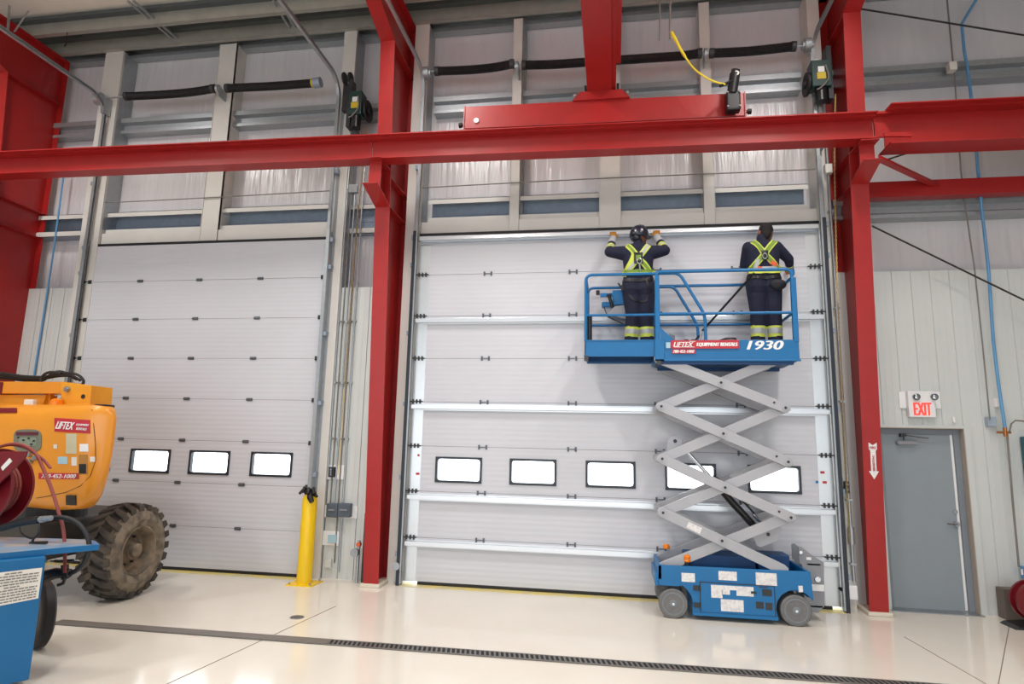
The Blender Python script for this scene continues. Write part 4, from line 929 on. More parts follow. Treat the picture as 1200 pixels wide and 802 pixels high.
# ================================================================== YELLOW BOOM LIFT
bl = thing('boom_lift', 'yellow articulating boom lift with rounded hood and muddy tyre at the left edge', 'boom lift', (-3.6, -1.9, 0))
def interp(tab, x):
    for (a, u), (b, v) in zip(tab, tab[1:]):
        if a <= x <= b: return u+(v-u)*(x-a)/(b-a)
    return tab[0][1] if x < tab[0][0] else tab[-1][1]
zb_ = [(-5.6, 1.06), (-3.1, 1.06), (-2.8, 1.09), (-2.66, 1.15), (-2.56, 1.26), (-2.50, 1.40), (-2.46, 1.62)]
zt_ = [(-5.6, 2.22), (-3.4, 2.20), (-2.75, 2.20), (-2.56, 2.18), (-2.50, 2.14), (-2.46, 2.05)]
yn_ = [(-5.6, -2.62), (-2.75, -2.62), (-2.62, -2.60), (-2.52, -2.56), (-2.46, -2.50)]
yf_ = [(-5.6, -1.2), (-3.6, -1.3), (-3.2, -1.74), (-2.9, -2.04), (-2.7, -2.24), (-2.56, -2.37), (-2.46, -2.46)]
m = MB(); rows = []
for x in (-5.6, -4.6, -3.8, -3.5, -3.3, -3.15, -3.0, -2.9, -2.8, -2.7, -2.63, -2.57, -2.52, -2.49, -2.47, -2.46):
    zb0, zt0_, y0, y1 = interp(zb_, x), interp(zt_, x), interp(yn_, x), interp(yf_, x)
    cz, hz, cy_, hy = (zb0+zt0_)/2, (zt0_-zb0)/2, (y0+y1)/2, (y1-y0)/2; row = []
    for k in range(40):
        a = 2*PI*k/40; ca_, sa = math.cos(a), math.sin(a); e = 2/6. if sa > 0 else 2/3.6
        yy = cy_+hy*math.copysign(abs(ca_)**e, ca_); zz = cz+hz*math.copysign(abs(sa)**e, sa)
        row.append(m.bm.verts.new((x, yy, zz)))
    rows.append(row)
for a, b in zip(rows, rows[1:]):
    for k in range(40): m._f([a[k], a[(k+1) % 40], b[(k+1) % 40], b[k]])
m._f(rows[0]); m._f(rows[-1])
bmesh.ops.recalc_face_normals(m.bm, faces=m.bm.faces)
tree = BVHTree.FromBMesh(m.bm)
hood = m.obj('hood', BOOM, bl, smooth=True)
def on_hood(px, py, off=.003):
    d = (at(px, py, Y=-2)-CAM).normalized(); h = tree.ray_cast(CAM, d)
    return h[0]+h[1]*off if h[0] is not None else None
def hood_patch(name, x0, y0, x1, y1, m_, off=.004, par=hood, sk=0):
    n = 5; mb = MB(); G = [[on_hood(x0+(x1-x0)*i/(n-1), y0+(y1-y0)*j/(n-1)+sk*i/(n-1), off) for i in range(n)] for j in range(n)]
    F = [[mb.bm.verts.new(p) for p in r] for r in G]; Bk = [[mb.bm.verts.new(p+V((0, off*.8, 0))) for p in r] for r in G]
    for j in range(n-1):
        for i in range(n-1): mb._f([F[j][i], F[j][i+1], F[j+1][i+1], F[j+1][i]]); mb._f([Bk[j][i], Bk[j+1][i], Bk[j+1][i+1], Bk[j][i+1]])
    for i in range(n-1):
        for A_, B_, C_, D_ in ((F[0][i], F[0][i+1], Bk[0][i+1], Bk[0][i]), (F[-1][i], F[-1][i+1], Bk[-1][i+1], Bk[-1][i]), (F[i][0], F[i+1][0], Bk[i+1][0], Bk[i][0]), (F[i][-1], F[i+1][-1], Bk[i+1][-1], Bk[i][-1])): mb._f([A_, B_, C_, D_])
    return mb.obj(name, m_, par)
def hood_text(s_, cx, cy, w_px, h_px, m_, par, shear=0, bold=.01, sk=0):
    a = on_hood(cx-w_px/2, cy-sk/2); b = on_hood(cx+w_px/2, cy+sk/2); c = on_hood(cx, cy-h_px/2); d = on_hood(cx, cy+h_px/2)
    r = (b-a).normalized(); n = r.cross((c-d).normalized()); n.normalize()
    if n.y > 0: n = -n
    text_on('lettering', s_, m_, (a+b)/2+n*.004, (b-a).length, (c-d).length, n, r, par, shear=shear, bold=bold, depth=.003)
ld = hood_patch('rental_decal', 64, 490, 106, 506, RDEC, sk=2.5)
hood_text('LIFTEX', 77, 499, 21, 8.5, WHITE, ld, .35, .02, 1.5); hood_text('EQUIPMENT', 97.5, 498.5, 15, 2.8, WHITE, ld, .2, .02, .8); hood_text('RENTALS', 96, 503, 12, 2.8, WHITE, ld, .2, .02, .8)
pd = hood_patch('phone_decal', 45.5, 554.5, 92.5, 561.5, RDEC, sk=.3); hood_text('780-452-1000', 69.5, 558.2, 40, 4.6, WHITE, pd, .25, .02, .3)
hood_patch('serial_label', 77.5, 508.5, 90, 532, mat('faded_label', (196, 190, 160), .5)); hood_patch('white_label', 93.5, 520.5, 103.5, 529.5, WHITE); hood_patch('blue_label', 68, 535.5, 79, 544, BOXL)
hood_patch('grey_label', 84, 536, 90, 546, PLAC); hood_patch('small_label', 105.5, 535.5, 111.5, 541.5, PLAC); hood_patch('round_label', 63, 521, 67, 526, PLAC)
hood_patch('latch_recess', 92.5, 533, 103, 556, mat('recess_tan', (176, 122, 50), .5)); hood_patch('latch_hole', 93, 544, 101, 555, BLACK, .007)
hood_patch('black_catch', 79, 580, 89.5, 591, BLACKP, .02)
pn_ = MB(); c0 = [on_hood(33+16*math.copysign(abs(math.cos(a))**.5, math.cos(a)), 516.5+13*math.copysign(abs(math.sin(a))**.5, math.sin(a)), .0) for a in [2*PI*i/24 for i in range(24)]]
pn_.prism([p+V((0, -.012, 0)) for p in c0], (0, .02, 0)); pn_ = pn_.obj('control_panel', mat('panel_grey_green', (116, 120, 104), .5), hood)
hood_patch('switch_row', 20.5, 506.5, 46, 510.5, mat('maroon', (96, 34, 48), .5), .018, pn_); hood_patch('display', 24, 513, 44, 523, mat('lcd_green', (132, 142, 122), .4), .018, pn_)
for x, y in ((24, 513), (30, 516), (36, 514), (42, 517), (27, 521), (39, 521)):
    p = on_hood(x, y, .02); MB().cyl(p, p+V((0, -.012, 0)), .009, 8).obj('button', BLACKP, pn_)
for x, y in ((36, 533), (43, 537), (37, 541)): p = on_hood(x, y, 0); MB().cyl(p, p+V((0, -.04, 0)), .025, 12).obj('gauge', CONCW, hood, smooth=True)
# seam lines of the end cap and lower crease
def seam(pts, r=.005): MB().tube([on_hood(a, b, .0) for a, b in pts], r, 6).obj('seam', mat('seam_shadow_gap', (120, 78, 22), .7), hood)
seam([(108, 480), (110, 500), (112, 520), (112, 540), (106, 558), (94, 570), (78, 577), (60, 581), (43, 584)])
MB().box(-2.70, -2.57, -2.53, -2.38, 2.17, 2.20).obj('rear_vent', BLACKP, hood, bevel=.01)
# turntable, chassis, axle
MB().cyl((-3.9, -1.85, .92), (-3.9, -1.85, 1.12), .5, 32).obj('turntable', DARKS, bl)
chs = MB().box(-4.7, -3.35, -2.35, -.55, .50, .92).obj('chassis', mat('chassis_grey', (66, 64, 60), .6, dirt=(70, 66, 60), dscale=6), bl, bevel=.03)
MB().box(-3.40, -3.12, -1.72, -1.44, .42, .66).obj('axle', DARKS, bl, bevel=.02)
# muddy wheel
wc = V((-3.13, -1.57, .54)); ax = V((.999, .03, 0)).normalized(); RW = .50
tyre = MB().use(TYREF)
tyre.lathe(wc, ax, [(.0, .25), (.0, .42), (.05, .475), (.09, .49)], 56, closed=True)
tyre.lathe(wc, ax, [(.34, .49), (.375, .475), (.41, .42), (.425, .36), (.40, .30), (.385, .272)], 56, closed=True)
tyre.use(TYRE).lathe(wc, ax, [(.09, .49), (.215, .497), (.34, .49)], 56, closed=True)
sidev = ax.cross(V((0, 0, 1))).normalized()
def rimpt(t, a, r): return wc+ax*t+sidev*(r*math.cos(a))+V((0, 0, r*math.sin(a)))
NL = 23
for i in range(NL):
    for h, (t0, t1) in enumerate(((.03, .225), (.395, .20))):
        a0 = 2*PI*(i+.5*h)/NL; sl_ = .20; w0 = .088; w1_ = .07
        A_ = [rimpt(t0, a0-w0, .455), rimpt(t0, a0+w0, .455), rimpt(t0, a0+w0*.8, .522), rimpt(t0, a0-w0*.8, .522)]
        m0 = (t0+t1)/2
        B_ = [rimpt(m0, a0-w0+sl_*.4, .478), rimpt(m0, a0+w0+sl_*.4, .478), rimpt(m0, a0+w0*.75+sl_*.4, .54), rimpt(m0, a0-w0*.75+sl_*.4, .54)]
        C_ = [rimpt(t1, a0-w1_+sl_, .478), rimpt(t1, a0+w1_+sl_, .478), rimpt(t1, a0+w1_*.8+sl_, .54), rimpt(t1, a0-w1_*.8+sl_, .54)]
        tyre.hexa(A_, B_); tyre.hexa(B_, C_)
bmesh.ops.recalc_face_normals(tyre.bm, faces=tyre.bm.faces)
wo = tyre.obj('wheel', None, bl)
rm_ = MB().lathe(wc, ax, [(.395, .285), (.40, .27), (.375, .255), (.25, .235), (.22, .19), (.235, .15), (.30, .11), (.325, .10), (.33, .0)], 40, closed=True).obj('rim', RIM, wo, smooth=True)
MB().lathe(wc, ax, [(.30, .085), (.37, .08), (.385, .06), (.385, 0)], 24).obj('hub', RIM, rm_, smooth=True)
for i in range(9): a = 2*PI*i/9; p = rimpt(.235, a, .165); MB().cyl(p, p+ax*.03, .014, 6).obj('wheel_nut', DARKS, rm_)
# boom arms above the hood
ya = -2.25
a0 = at(-200, 446, Y=ya); a1 = at(78, 448, Y=ya)
arm_ = MB().prism([at(-160, 447, Y=ya), at(76, 447.5, Y=ya), at(76, 461.5, Y=ya), at(-160, 461, Y=ya)], (0, .28, 0)).obj('upper_boom', BOOM, bl, bevel=.008)
lo = MB().prism([at(-160, 462, Y=ya+.06), at(54, 463, Y=ya+.06), at(50, 475, Y=ya+.06), at(-160, 476, Y=ya+.06)], (0, .16, 0)).obj('lower_link', BOOMO, bl, bevel=.006)
MB().prism([at(54, 461, Y=ya+.1), at(59, 461, Y=ya+.1), at(59, 478, Y=ya+.1), at(52, 478, Y=ya+.1)], (0, .05, 0)).obj('upright', BOOMO, bl)
pp = MB().prism([at(71, 447.5, Y=ya-.04), at(107, 452, Y=ya-.04), at(105, 478, Y=ya-.04), at(72, 477, Y=ya-.04)], (0, .03, 0)).prism([at(71, 447.5, Y=ya+.30), at(107, 452, Y=ya+.30), at(105, 478, Y=ya+.30), at(72, 477, Y=ya+.30)], (0, .03, 0)).prism([at(96, 450.5, Y=ya-.01), at(107, 452, Y=ya-.01), at(105, 478, Y=ya-.01), at(95, 477, Y=ya-.01)], (0, .31, 0)).obj('pivot_plate', BOOMO, bl, bevel=.004)
p = at(80, 456.5, Y=ya-.04); MB().cyl(p, p-V((0, .03, 0)), .032, 16).cyl(p-V((0, .03, 0)), p-V((0, .045, 0)), .02, 6).obj('pivot_bolt', CONCW, pp)
p = at(97.5, 465, Y=ya-.04); MB().cyl(p+V((0, .005, 0)), p-V((0, .004, 0)), .026, 14).obj('plate_hole', BLACK, pp)
p = at(66, 474, Y=ya-.1); MB().lathe(V((p.x, p.y, 2.19)), (0, 0, 1), [(0, .06), (.03, .062), (.06, .055), (.075, .03)], 16).obj('amber_lamp', AMBER, bl, smooth=True)
p = at(35, 477, Y=ya-.1); MB().box(p.x-.06, p.x+.06, p.y-.03, p.y+.03, 2.18, 2.25).obj('lift_lug', PLAC, bl, bevel=.01)
hood_patch('red_recess', 0, 479, 20, 484.5, RED2, .01)
p = at(-6, 455, Y=ya-.004); MB().box(p.x-.1, p.x+.1, ya-.01, ya, p.z-.07, p.z+.07).obj('red_end_label', RED2, bl)
m = MB()
for dy, pts in ((0, ((-60, 434), (0, 437.5), (25, 441), (50, 442), (66, 439), (80, 437.5), (92, 440), (98, 447), (95, 453))), (.05, ((-60, 437), (0, 440), (25, 444), (50, 444), (68, 441), (84, 441), (94, 446))), (.1, ((-60, 440), (0, 443), (30, 446), (50, 446), (58, 440), (66, 436), (76, 437), (90, 445))), (-.05, ((48, 447), (50, 441), (56, 437), (64, 436.5), (72, 438)))):
    MB().tube(smoothpath([at(a, b, Y=ya+.05+dy) for a, b in pts], 4), .016, 8).obj('hydraulic_hose', BLACK, bl, smooth=True)

# ================================================================== BLUE CART WITH HOSE REEL
ZC = .99
T1 = at(117, 637.5, Z=ZC); A1 = at(0, 648, Z=ZC); d_ = (T1-A1).normalized(); A2 = A1-d_*1.1
B1 = at(106, 632, Z=ZC); B0 = at(0, 629, Z=ZC); e_ = (B1-B0).normalized(); B2 = B0-e_*.8
ct = thing('service_cart', 'blue shop cart with a pointed worn tray top and white notice plate', 'cart', (A1.x, A1.y, 0))
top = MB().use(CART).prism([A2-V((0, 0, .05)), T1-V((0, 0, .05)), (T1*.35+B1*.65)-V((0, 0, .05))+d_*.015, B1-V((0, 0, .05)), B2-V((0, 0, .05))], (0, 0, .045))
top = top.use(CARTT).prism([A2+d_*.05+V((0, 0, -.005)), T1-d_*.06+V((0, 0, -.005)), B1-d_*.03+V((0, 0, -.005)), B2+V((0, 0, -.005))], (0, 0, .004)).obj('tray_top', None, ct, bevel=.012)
n_ = V((-d_.y, d_.x, 0)); E1 = at(54.5, 652, Z=ZC-.05); E0 = E1-d_*1.5
bd = MB().prism([(E0.x, E0.y, .05), (E1.x, E1.y, .05), (E1+n_*.50).to_tuple()[:2]+(.05,), (E0+n_*.5).to_tuple()[:2]+(.05,)], (0, 0, ZC-.10)).obj('body', CART, ct, bevel=.01)
def cpt(px, py, off=.004):   # point on the cart's side
    d = (at(px, py, Z=.3)-CAM).normalized(); nn = n_; t = (V((E1.x, E1.y, 0))-CAM).dot(nn)/d.dot(nn); return CAM+d*t-nn*off
pl_ = MB().prism([cpt(-40, 676), cpt(49.5, 665.5), cpt(44.5, 701.5), cpt(-40, 718)], n_*.003).obj('notice_plate', PLAC, bd)
_bars = []
for j in range(11):
    f = .07+j*.085; x0 = -38; a = V(cpt(-40, 676, .006)).lerp(cpt(-40, 718, .006), f); b = V(cpt(49.5, 665.5, .006)).lerp(cpt(44.5, 701.5, .006), f)
    rr = random.Random(j); t0_ = .04
    while t0_ < .95:
        ln = rr.uniform(.03, .09)
        if j in (0, 5): 
            if not .45 < t0_ < .7: t0_ += .05; continue
        p = a.lerp(b, t0_); q = a.lerp(b, min(t0_+ln, .96)); _bars.append((p, q)); t0_ += ln+.012
m = MB()
for p, q in _bars: m.bar(p, q, .001, .009)
mm_ = m.obj('printed_text', INK, pl_)
WC = V((-2.26, -3.27, .285)); axw = d_
wl = MB().lathe(WC-axw*.05, axw, [(0, .18), (0, .25), (.02, .28), (.08, .28), (.10, .25), (.10, .18)], 40, closed=True).obj('wheel', BLACK, ct, smooth=True)
MB().lathe(WC-axw*.03, axw, [(0, .19), (.01, .19), (.06, .19), (.06, .05), (.08, .04), (.08, 0)], 24).obj('hub', DARKS, wl)
# hose reel on the cart
hr = thing('hose_reel', 'dark red hose reel standing on the blue cart at the left edge', 'hose reel', at(-5, 640, Z=ZC))
HC = at(-16, 572, Y=-3.75); ha = V((.10, -.99, .0)).normalized(); RR = .33
for o_, nm in ((-.11, 'side_disc'), (.11, 'side_disc')):
    MB().lathe(HC+ha*o_, ha, [(-.006, .06), (-.006, RR-.02), (-.012, RR-.01), (-.012, RR), (.012, RR), (.012, RR-.01), (.006, RR-.02), (.006, .06)], 44).obj(nm, RED2, hr, smooth=True)
MB().cyl(HC-ha*.11, HC+ha*.11, .16, 28).obj('drum', DARKS, hr)
mm = MB()
for k in range(6): mm.tube([p for p in MB().ring(HC-ha*(.09-.036*k), ha, .22, 30)]+[MB().ring(HC-ha*(.09-.036*k), ha, .22, 30)[0]], .018, 8)
mm.obj('wound_hose', HOSER, hr, smooth=True)
fr_ = [HC+ha*.16+V((0, 0, .30))+d_*.02, HC+ha*.16+V((.24, .2, .30)), HC+ha*.16+V((.20, .16, .20)), HC+ha*.16+V((-.1, -.1, -.05))]
pf_ = MB().prism([at(-60, 560, Y=-3.9), at(-60, 531, Y=-3.9), at(31, 529, Y=-3.9), at(29, 536, Y=-3.9), at(0, 566, Y=-3.9), at(-30, 600, Y=-3.9)], (.0, .02, 0)).obj('frame_arm', RED2, hr, bevel=.004)
lbp = [at(1, 548, Y=-3.905), at(11, 537, Y=-3.905), at(14, 541, Y=-3.905), at(3, 552, Y=-3.905)]
MB().prism(lbp, (0, .004, 0)).obj('arm_label', PLAC, pf_)
MB().bar(HC+V((0, 0, -.0)), V((HC.x, HC.y, .96)), .10, .02, up=(0, 1, 0)).box(HC.x-.2, HC.x+.2, HC.y-.15, HC.y+.15, .955, .97).obj('reel_stand', RED2, hr)
def Q(l, Y): return smoothpath([at(a, b, Y=Y+c) for a, b, c in [(q+(0,))[:3] for q in l]], 6)
hs1 = MB().tube(Q([(-20, 535, .1), (0, 524), (16, 520.5), (30, 523), (42, 532), (50, 548), (56, 562), (62, 578), (68, 598), (74, 620), (76, 645), (76, 672)], -3.7), .0135, 8).tube(Q([(-20, 530, .1), (0, 524, .06), (14, 521.5), (32, 526), (44, 534), (52, 540), (59, 549)], -3.66), .012, 8)
tag(hs1.obj('air_hose', HOSER, None, smooth=True), 'thin red-brown hose arching off the reel and down past the tray', 'hose')
hs2 = MB().tube(Q([(50, 609), (62, 607), (78, 607.5), (92, 614), (102, 628), (104.5, 642), (101, 656), (92, 667), (82, 673)], -3.75), .019, 10)
bh = tag(hs2.obj('delivery_hose', BLACK, None, smooth=True), 'thick black hose looping over the pointed end of the blue tray', 'hose')
nz_ = thing('filler_nozzle', 'black filler nozzle lying on the blue tray beside the hose reel', 'nozzle', at(30, 640, Z=ZC))
Yn = -3.85
MB().tube([at(2, 619, Y=Yn), at(22, 613, Y=Yn), at(46, 609.5, Y=Yn)], .03, 12).obj('nozzle_body', BLACKP, nz_, smooth=True)
MB().tube([at(44, 609.5, Y=Yn), at(60, 607.5, Y=Yn)], .022, 12).cyl(at(48, 609, Y=Yn), at(52, 608.5, Y=Yn), .03, 6).obj('swivel', CONCW, nz_)
MB().tube(smoothpath([at(23, 613, Y=Yn), at(23, 622, Y=Yn), at(30, 629, Y=Yn), at(40, 631, Y=Yn), at(46, 623, Y=Yn), at(47, 612, Y=Yn)], 5), .008, 8).obj('trigger_guard', BLACKP, nz_, smooth=True)
MB().tube([at(40, 629, Y=Yn), at(37, 638, Y=Yn)], .010).tube([at(35, 637, Y=Yn), at(55, 636, Y=Yn)], .012).obj('clip', BLACKP, nz_)
nz_ = thing('hose_coupler', 'black coupler and valve hanging under the pointed tray beside the cart wheel', 'coupler', at(68, 675, Y=-3.62))
Yn = -3.62
MB().tube([at(52, 676, Y=Yn), at(66, 672, Y=Yn), at(82, 672, Y=Yn)], [.05, .045, .035], 12).cyl(at(76, 679, Y=Yn), at(76, 662, Y=Yn), .03, 12).tube([at(70, 658, Y=Yn), at(86, 657, Y=Yn)], .012).tube([at(78, 674, Y=Yn), at(74, 684, Y=Yn), at(68, 686, Y=Yn)], .014).obj('valve_body', BLACKP, nz_, smooth=True)
# ================================================================== WALL FITTINGS
YM = .05     # face of the middle wall panel
# bollard with a glove on top
bo = thing('bollard', 'yellow steel bollard with base plate at the right foot of the left door', 'bollard', (-1.24, -.33, 0))
MB().lathe((-1.245, -.33, .012), (0, 0, 1), [(0, .098), (1.08, .098), (1.12, .085), (1.145, .05), (1.15, 0)], 28).obj('post', YEL, bo, smooth=True)
MB().box(-1.42, -1.06, -.50, -.16, 0, .014).obj('base_plate', YEL, bo)
for sx in (-1, 1):
    for sy in (-1, 1): MB().cyl((-1.24+sx*.145, -.33+sy*.135, .01), (-1.24+sx*.145, -.33+sy*.135, .04), .014, 6).obj('anchor_bolt', GALV, bo)
gl = MB(); c = V((-1.25, -.33, 1.17))
gl.ell(c, .085, .07, .04, 14, 8)
for dx, dy, dz, ln in ((-.09, -.05, .03, .1), (-.05, -.08, .07, .1), (.02, -.09, .06, .1), (.07, -.06, .06, .11), (.10, -.05, -.02, .11)):
    gl.tube([c+V((dx*.4, dy*.4, dz*.3)), c+V((dx, dy, dz)), c+V((dx*1.35, dy*1.4, dz*.5-.03))], [.03, .024, .018], 8)
gl.tube([c+V((.02, -.04, 0)), c+V((.05, -.10, -.05)), c+V((.09, -.11, -.11))], [.04, .04, .03], 10)
tag(gl.obj('work_glove', BLACK, None, smooth=True), 'black work glove draped over the top of the yellow bollard', 'glove')
# conduits on the middle panel
cond = [(395, 548, 6.3), (400, 592, 6.3), (404.5, 592, 5.6), (409, 660, 5.4), (414, 670, 6.0)]
nm_ = ['leftmost', 'second', 'middle', 'fourth', 'rightmost']
for i, (px_, pb_, z1) in enumerate(cond):
    x = at(px_, 400, Y=YM-.025).x; z0 = at(390, pb_, Y=YM-.025).z
    m = MB().tube([V((x, YM-.025, z1)), V((x, YM-.025, z0))], .010 if i % 2 else .013, 8)
    for z in (1.9, 2.7, 3.6): m.box(x-.025, x+.025, YM-.04, YM, z-.012, z+.012)
    tag(m.obj('conduit', CABG if i % 2 else GALV, None, smooth=True), '%s of the five thin conduits down the panel left of the middle red column' % nm_[i], 'conduit', 'conduits left of the middle column')
def plate(m, px0, py0, px1, py1, y, d):
    a, b = at(px0, py0, Y=y), at(px1, py1, Y=y); return m.box(min(a.x, b.x), max(a.x, b.x), y, y+d, min(a.z, b.z), max(a.z, b.z))
def fitting(name, label, cat, px, py, y): return thing(name, label, cat, at(px, py, Y=y))
t = fitting('door_switch', 'white backing plate with black push-button station, upper box beside the bollard', 'switch', 393, 554, YM)
plate(MB(), 384, 545, 402.5, 562.5, YM-.02, .02).obj('backing_plate', WHITE, t); k_ = plate(MB(), 385, 547.5, 391, 559.5, YM-.07, .05).obj('button_station', BLACKP, t, bevel=.006)
for z in (550.5, 553.5, 556.5): p = at(388, z, Y=YM-.07); MB().cyl(p, p-V((0, .015, 0)), .015, 10).obj('button', GREYP, k_)
t = fitting('isolator_box', 'pair of dark grey switch boxes on a white plate left of the red column', 'electrical box', 398, 599, YM)
plate(MB(), 381, 592, 418, 608, YM-.02, .02).obj('backing_plate', WHITE, t)
for x0, x1 in ((382.5, 394.5), (396, 409.5)):
    b_ = plate(MB(), x0, 590, x1, 607, YM-.11, .09).obj('enclosure', BOXG, t, bevel=.012)
    plate(MB(), x0+2, 597, x1-3, 599, YM-.125, .015).obj('lever', GREYP, b_)
t = fitting('outlet_plate', 'white plate with light blue outlet cover below the two grey boxes', 'outlet', 387, 631, YM)
plate(MB(), 377, 622, 396.5, 640, YM-.02, .02).obj('backing_plate', WHITE, t); b_ = plate(MB(), 384, 627, 393.5, 637, YM-.05, .03).obj('cover', BOXL, t, bevel=.006)
t = fitting('junction_box', 'small grey junction box low on the panel beside the bollard', 'electrical box', 384, 661, YM)
plate(MB(), 381, 656, 387.5, 666, YM-.05, .05).obj('case', WAINS, t, bevel=.004)
t = fitting('junction_box', 'small grey junction box high on the wall left of the red column bracket', 'electrical box', 413, 221, YM-.03)
plate(MB(), 409, 216, 418, 225, YM-.07, .07).obj('case', GALV, t, bevel=.004)
# socket post beside the column foot
t = thing('socket_post', 'grey pipe post with round socket standing just left of the middle red column', 'socket', (-.60, -.12, 0))
p = at(416, 684, Z=0)
MB().cyl((-.60, -.12, 0), (-.60, -.12, .55), .022, 12).obj('pipe', GALV, t)
MB().cyl((-.63, -.20, .40), (-.63, -.12, .40), .055, 16).obj('socket', GALV, t, smooth=True); MB().cyl((-.60, -.15, .50), (-.60, -.09, .50), .03, 12).obj('red_cap', ORANGE, t)
MB().box(-.56, -.47, -.08, .04, 0, .9).obj('dark_gap_strip', DARKS, t)  # dark strip painted in for the shaded gap between panel and column
MB().box(-.56, -.47, -.02, .04, .9, 4.1).obj('corner_trim', GALV, t)
# photo eyes on the right door's jambs
t = thing('photo_eye', 'small metal photo eye low on the left jamb of the right door', 'sensor', at(464, 664, Y=-.13))
p = at(464, 664, Y=-.13); MB().cyl(p, p+V((0, .06, 0)), .05, 18).box(p.x-.03, p.x+.05, p.y+.03, p.y+.12, p.z-.06, p.z+.06).obj('housing', CONCW, t, smooth=True); MB().box(p.x, p.x+.05, p.y+.01, p.y+.05, p.z-.09, p.z-.05).obj('clip', BLACKP, t)
t = thing('photo_eye', 'white box with black bracket low on the right jamb of the right door', 'sensor', at(999, 695, Y=-.10))
p = at(999.5, 695, Y=-.10); MB().box(p.x-.055, p.x+.055, p.y, p.y+.09, p.z-.08, p.z+.08).obj('housing', WHITE, t, bevel=.008); MB().bar(p+V((-.05, .04, -.02)), p+V((-.12, .1, .03)), .03, .03).obj('bracket', BLACKP, t)
t = fitting('push_button_station', 'small black push-button box on the jamb left of the right red column', 'switch', 993, 571, -.06)
k_ = plate(MB(), 990, 564.5, 996, 578.5, -.08, .06).obj('case', BLACKP, t, bevel=.006)
for z in (568, 574): p = at(993, z, Y=-.08); MB().cyl(p, p-V((0, .012, 0)), .014, 10).obj('button', GREYP, k_)
t = fitting('junction_box', 'small cream box on the right jamb just under the red runway beam', 'electrical box', 972, 197, -.1)
plate(MB(), 967, 192, 976, 202, -.1, .08).obj('case', PLAC, t, bevel=.004)
# thin conduit running across both doors
for a_, lb in (([(106, 252), (107, 243), (112, 238), (122, 237), (140, 237), (250, 231.5), (390, 223.5), (410, 222)], 'thin level conduit across the posts above the left door'), ([(481, 262), (481, 236), (487, 222), (500, 220), (600, 214.5), (720, 208.5), (850, 203), (968, 198)], 'thin level conduit across the posts above the right door')):
    tag(MB().tube(smoothpath([at(x, y, Y=.02) for x, y in a_], 3), .009, 6).obj('level_conduit', CABG, None, smooth=True), lb, 'conduit', 'level conduits over the doors')
# jamb conduit with fitting, right door right side
x_ = at(984, 400, Y=-.07).x
m = MB().tube([(5.635, -.05, .35), (5.635, -.05, 7.1)], .017, 8)
for z in (.55, 1.3, 2.5, 3.7, 5.0): m.box(5.60, 5.67, -.07, -.01, z-.012, z+.012)
m.cyl((5.635, -.05, .78), (5.635, -.05, .98), .035, 12)
tag(m.obj('conduit', GALV, None, smooth=True), 'straight steel conduit running up the jamb left of the right red column', 'conduit')
# air line and rod at far left
tag(MB().tube([at(76, 195, Y=.1), at(62, 300, Y=.1), at(40, 440, Y=.1), at(26, 520, Y=.1)], .014, 8).obj('air_line', AIRB, None, smooth=True), 'thin blue air line running down the wall at the far left', 'pipe')
p = at(75, 55, Y=-.57); tag(MB().tube([V((p.x+.02, -.57, 8.3)), at(78, 50, Y=-.3), V(at(74, 58, Y=.1))], .009).obj('hanger_rod', ROD), 'dark thin rod crossing the purlins at top left', 'rod')
for a_, b_, y_ in (((16, -30), (37, 38), -1.35),): pass
m = MB(); p = at(9, 38, Y=-1.25); m.bar(p, V((p.x-.05, -1.25, 8.3)), .04, .006).bar(p+V((.12, 0, 0)), V((p.x+.12, -1.1, 8.3)), .04, .006)
tag(m.obj('track_hanger', GALV), 'pair of galvanised straps hanging the left door track from the roof at the far left', 'hanger')
# wall wires on the right
def line(pts, r, m_, label, cat, name, y=PY_R-.03): return tag(MB().tube([at(a, b, Y=y) for a, b in pts], r, 8).obj(name, m_, None, smooth=True), label, cat)
line([(1108, -20), (1117, 75)], .011, CABG, 'dark cable above the cream box at top right', 'cable', 'cable', .05)
line([(1118, 80), (1126, 200), (1131, 240), (1142, 315), (1152, 410), (1160, 492)], .009, CABG, 'thin grey conduit dropping from the cream box to the pale grey switch box', 'conduit', 'conduit', .08)
line([(1147, -5), (1127, 28), (1130, 60), (1133, 76), (1139, 120), (1146, 200), (1151, 250), (1158, 312), (1164, 400), (1170, 450), (1178, 504)], .019, AIRB, 'light blue air pipe bending down the ribbed wall right of the exit door', 'pipe', 'air_pipe', .06)
line([(1180, 508), (1187, 590), (1194, 665)], .012, CABG, 'thin grey pipe below the brass valve at the right edge', 'pipe', 'drop_pipe', .06)
line([(1183, 506), (1185, 497), (1190, 493), (1204, 494)], .010, CABG, 'short grey hose curving off the brass valve to the right edge', 'hose', 'hose', .04)
t = fitting('junction_box', 'cream square box on the upper girt at top right', 'electrical box', 1117, 76, .06); plate(MB(), 1112.5, 72, 1122.5, 81, 0, .1).obj('case', PLAC, t, bevel=.006)
t = fitting('switch_box', 'pale grey switch box on the ribbed wall left of the blue air pipe', 'electrical box', 1163, 494, .12); plate(MB(), 1157.5, 488.5, 1168.5, 500, .12, .08).obj('case', BOXG if 0 else mat('pale_grey_box', (158, 172, 186), .45), t, bevel=.006)
t = fitting('wall_sensor', 'small white sensor beside the blue air pipe', 'sensor', 1169, 472, .14); plate(MB(), 1166.5, 466.5, 1171.5, 477.5, .14, .06).obj('case', WHITE, t, bevel=.008)
t = fitting('brass_valve', 'small brass valve at the lower end of the blue air pipe', 'valve', 1178, 507, .06)
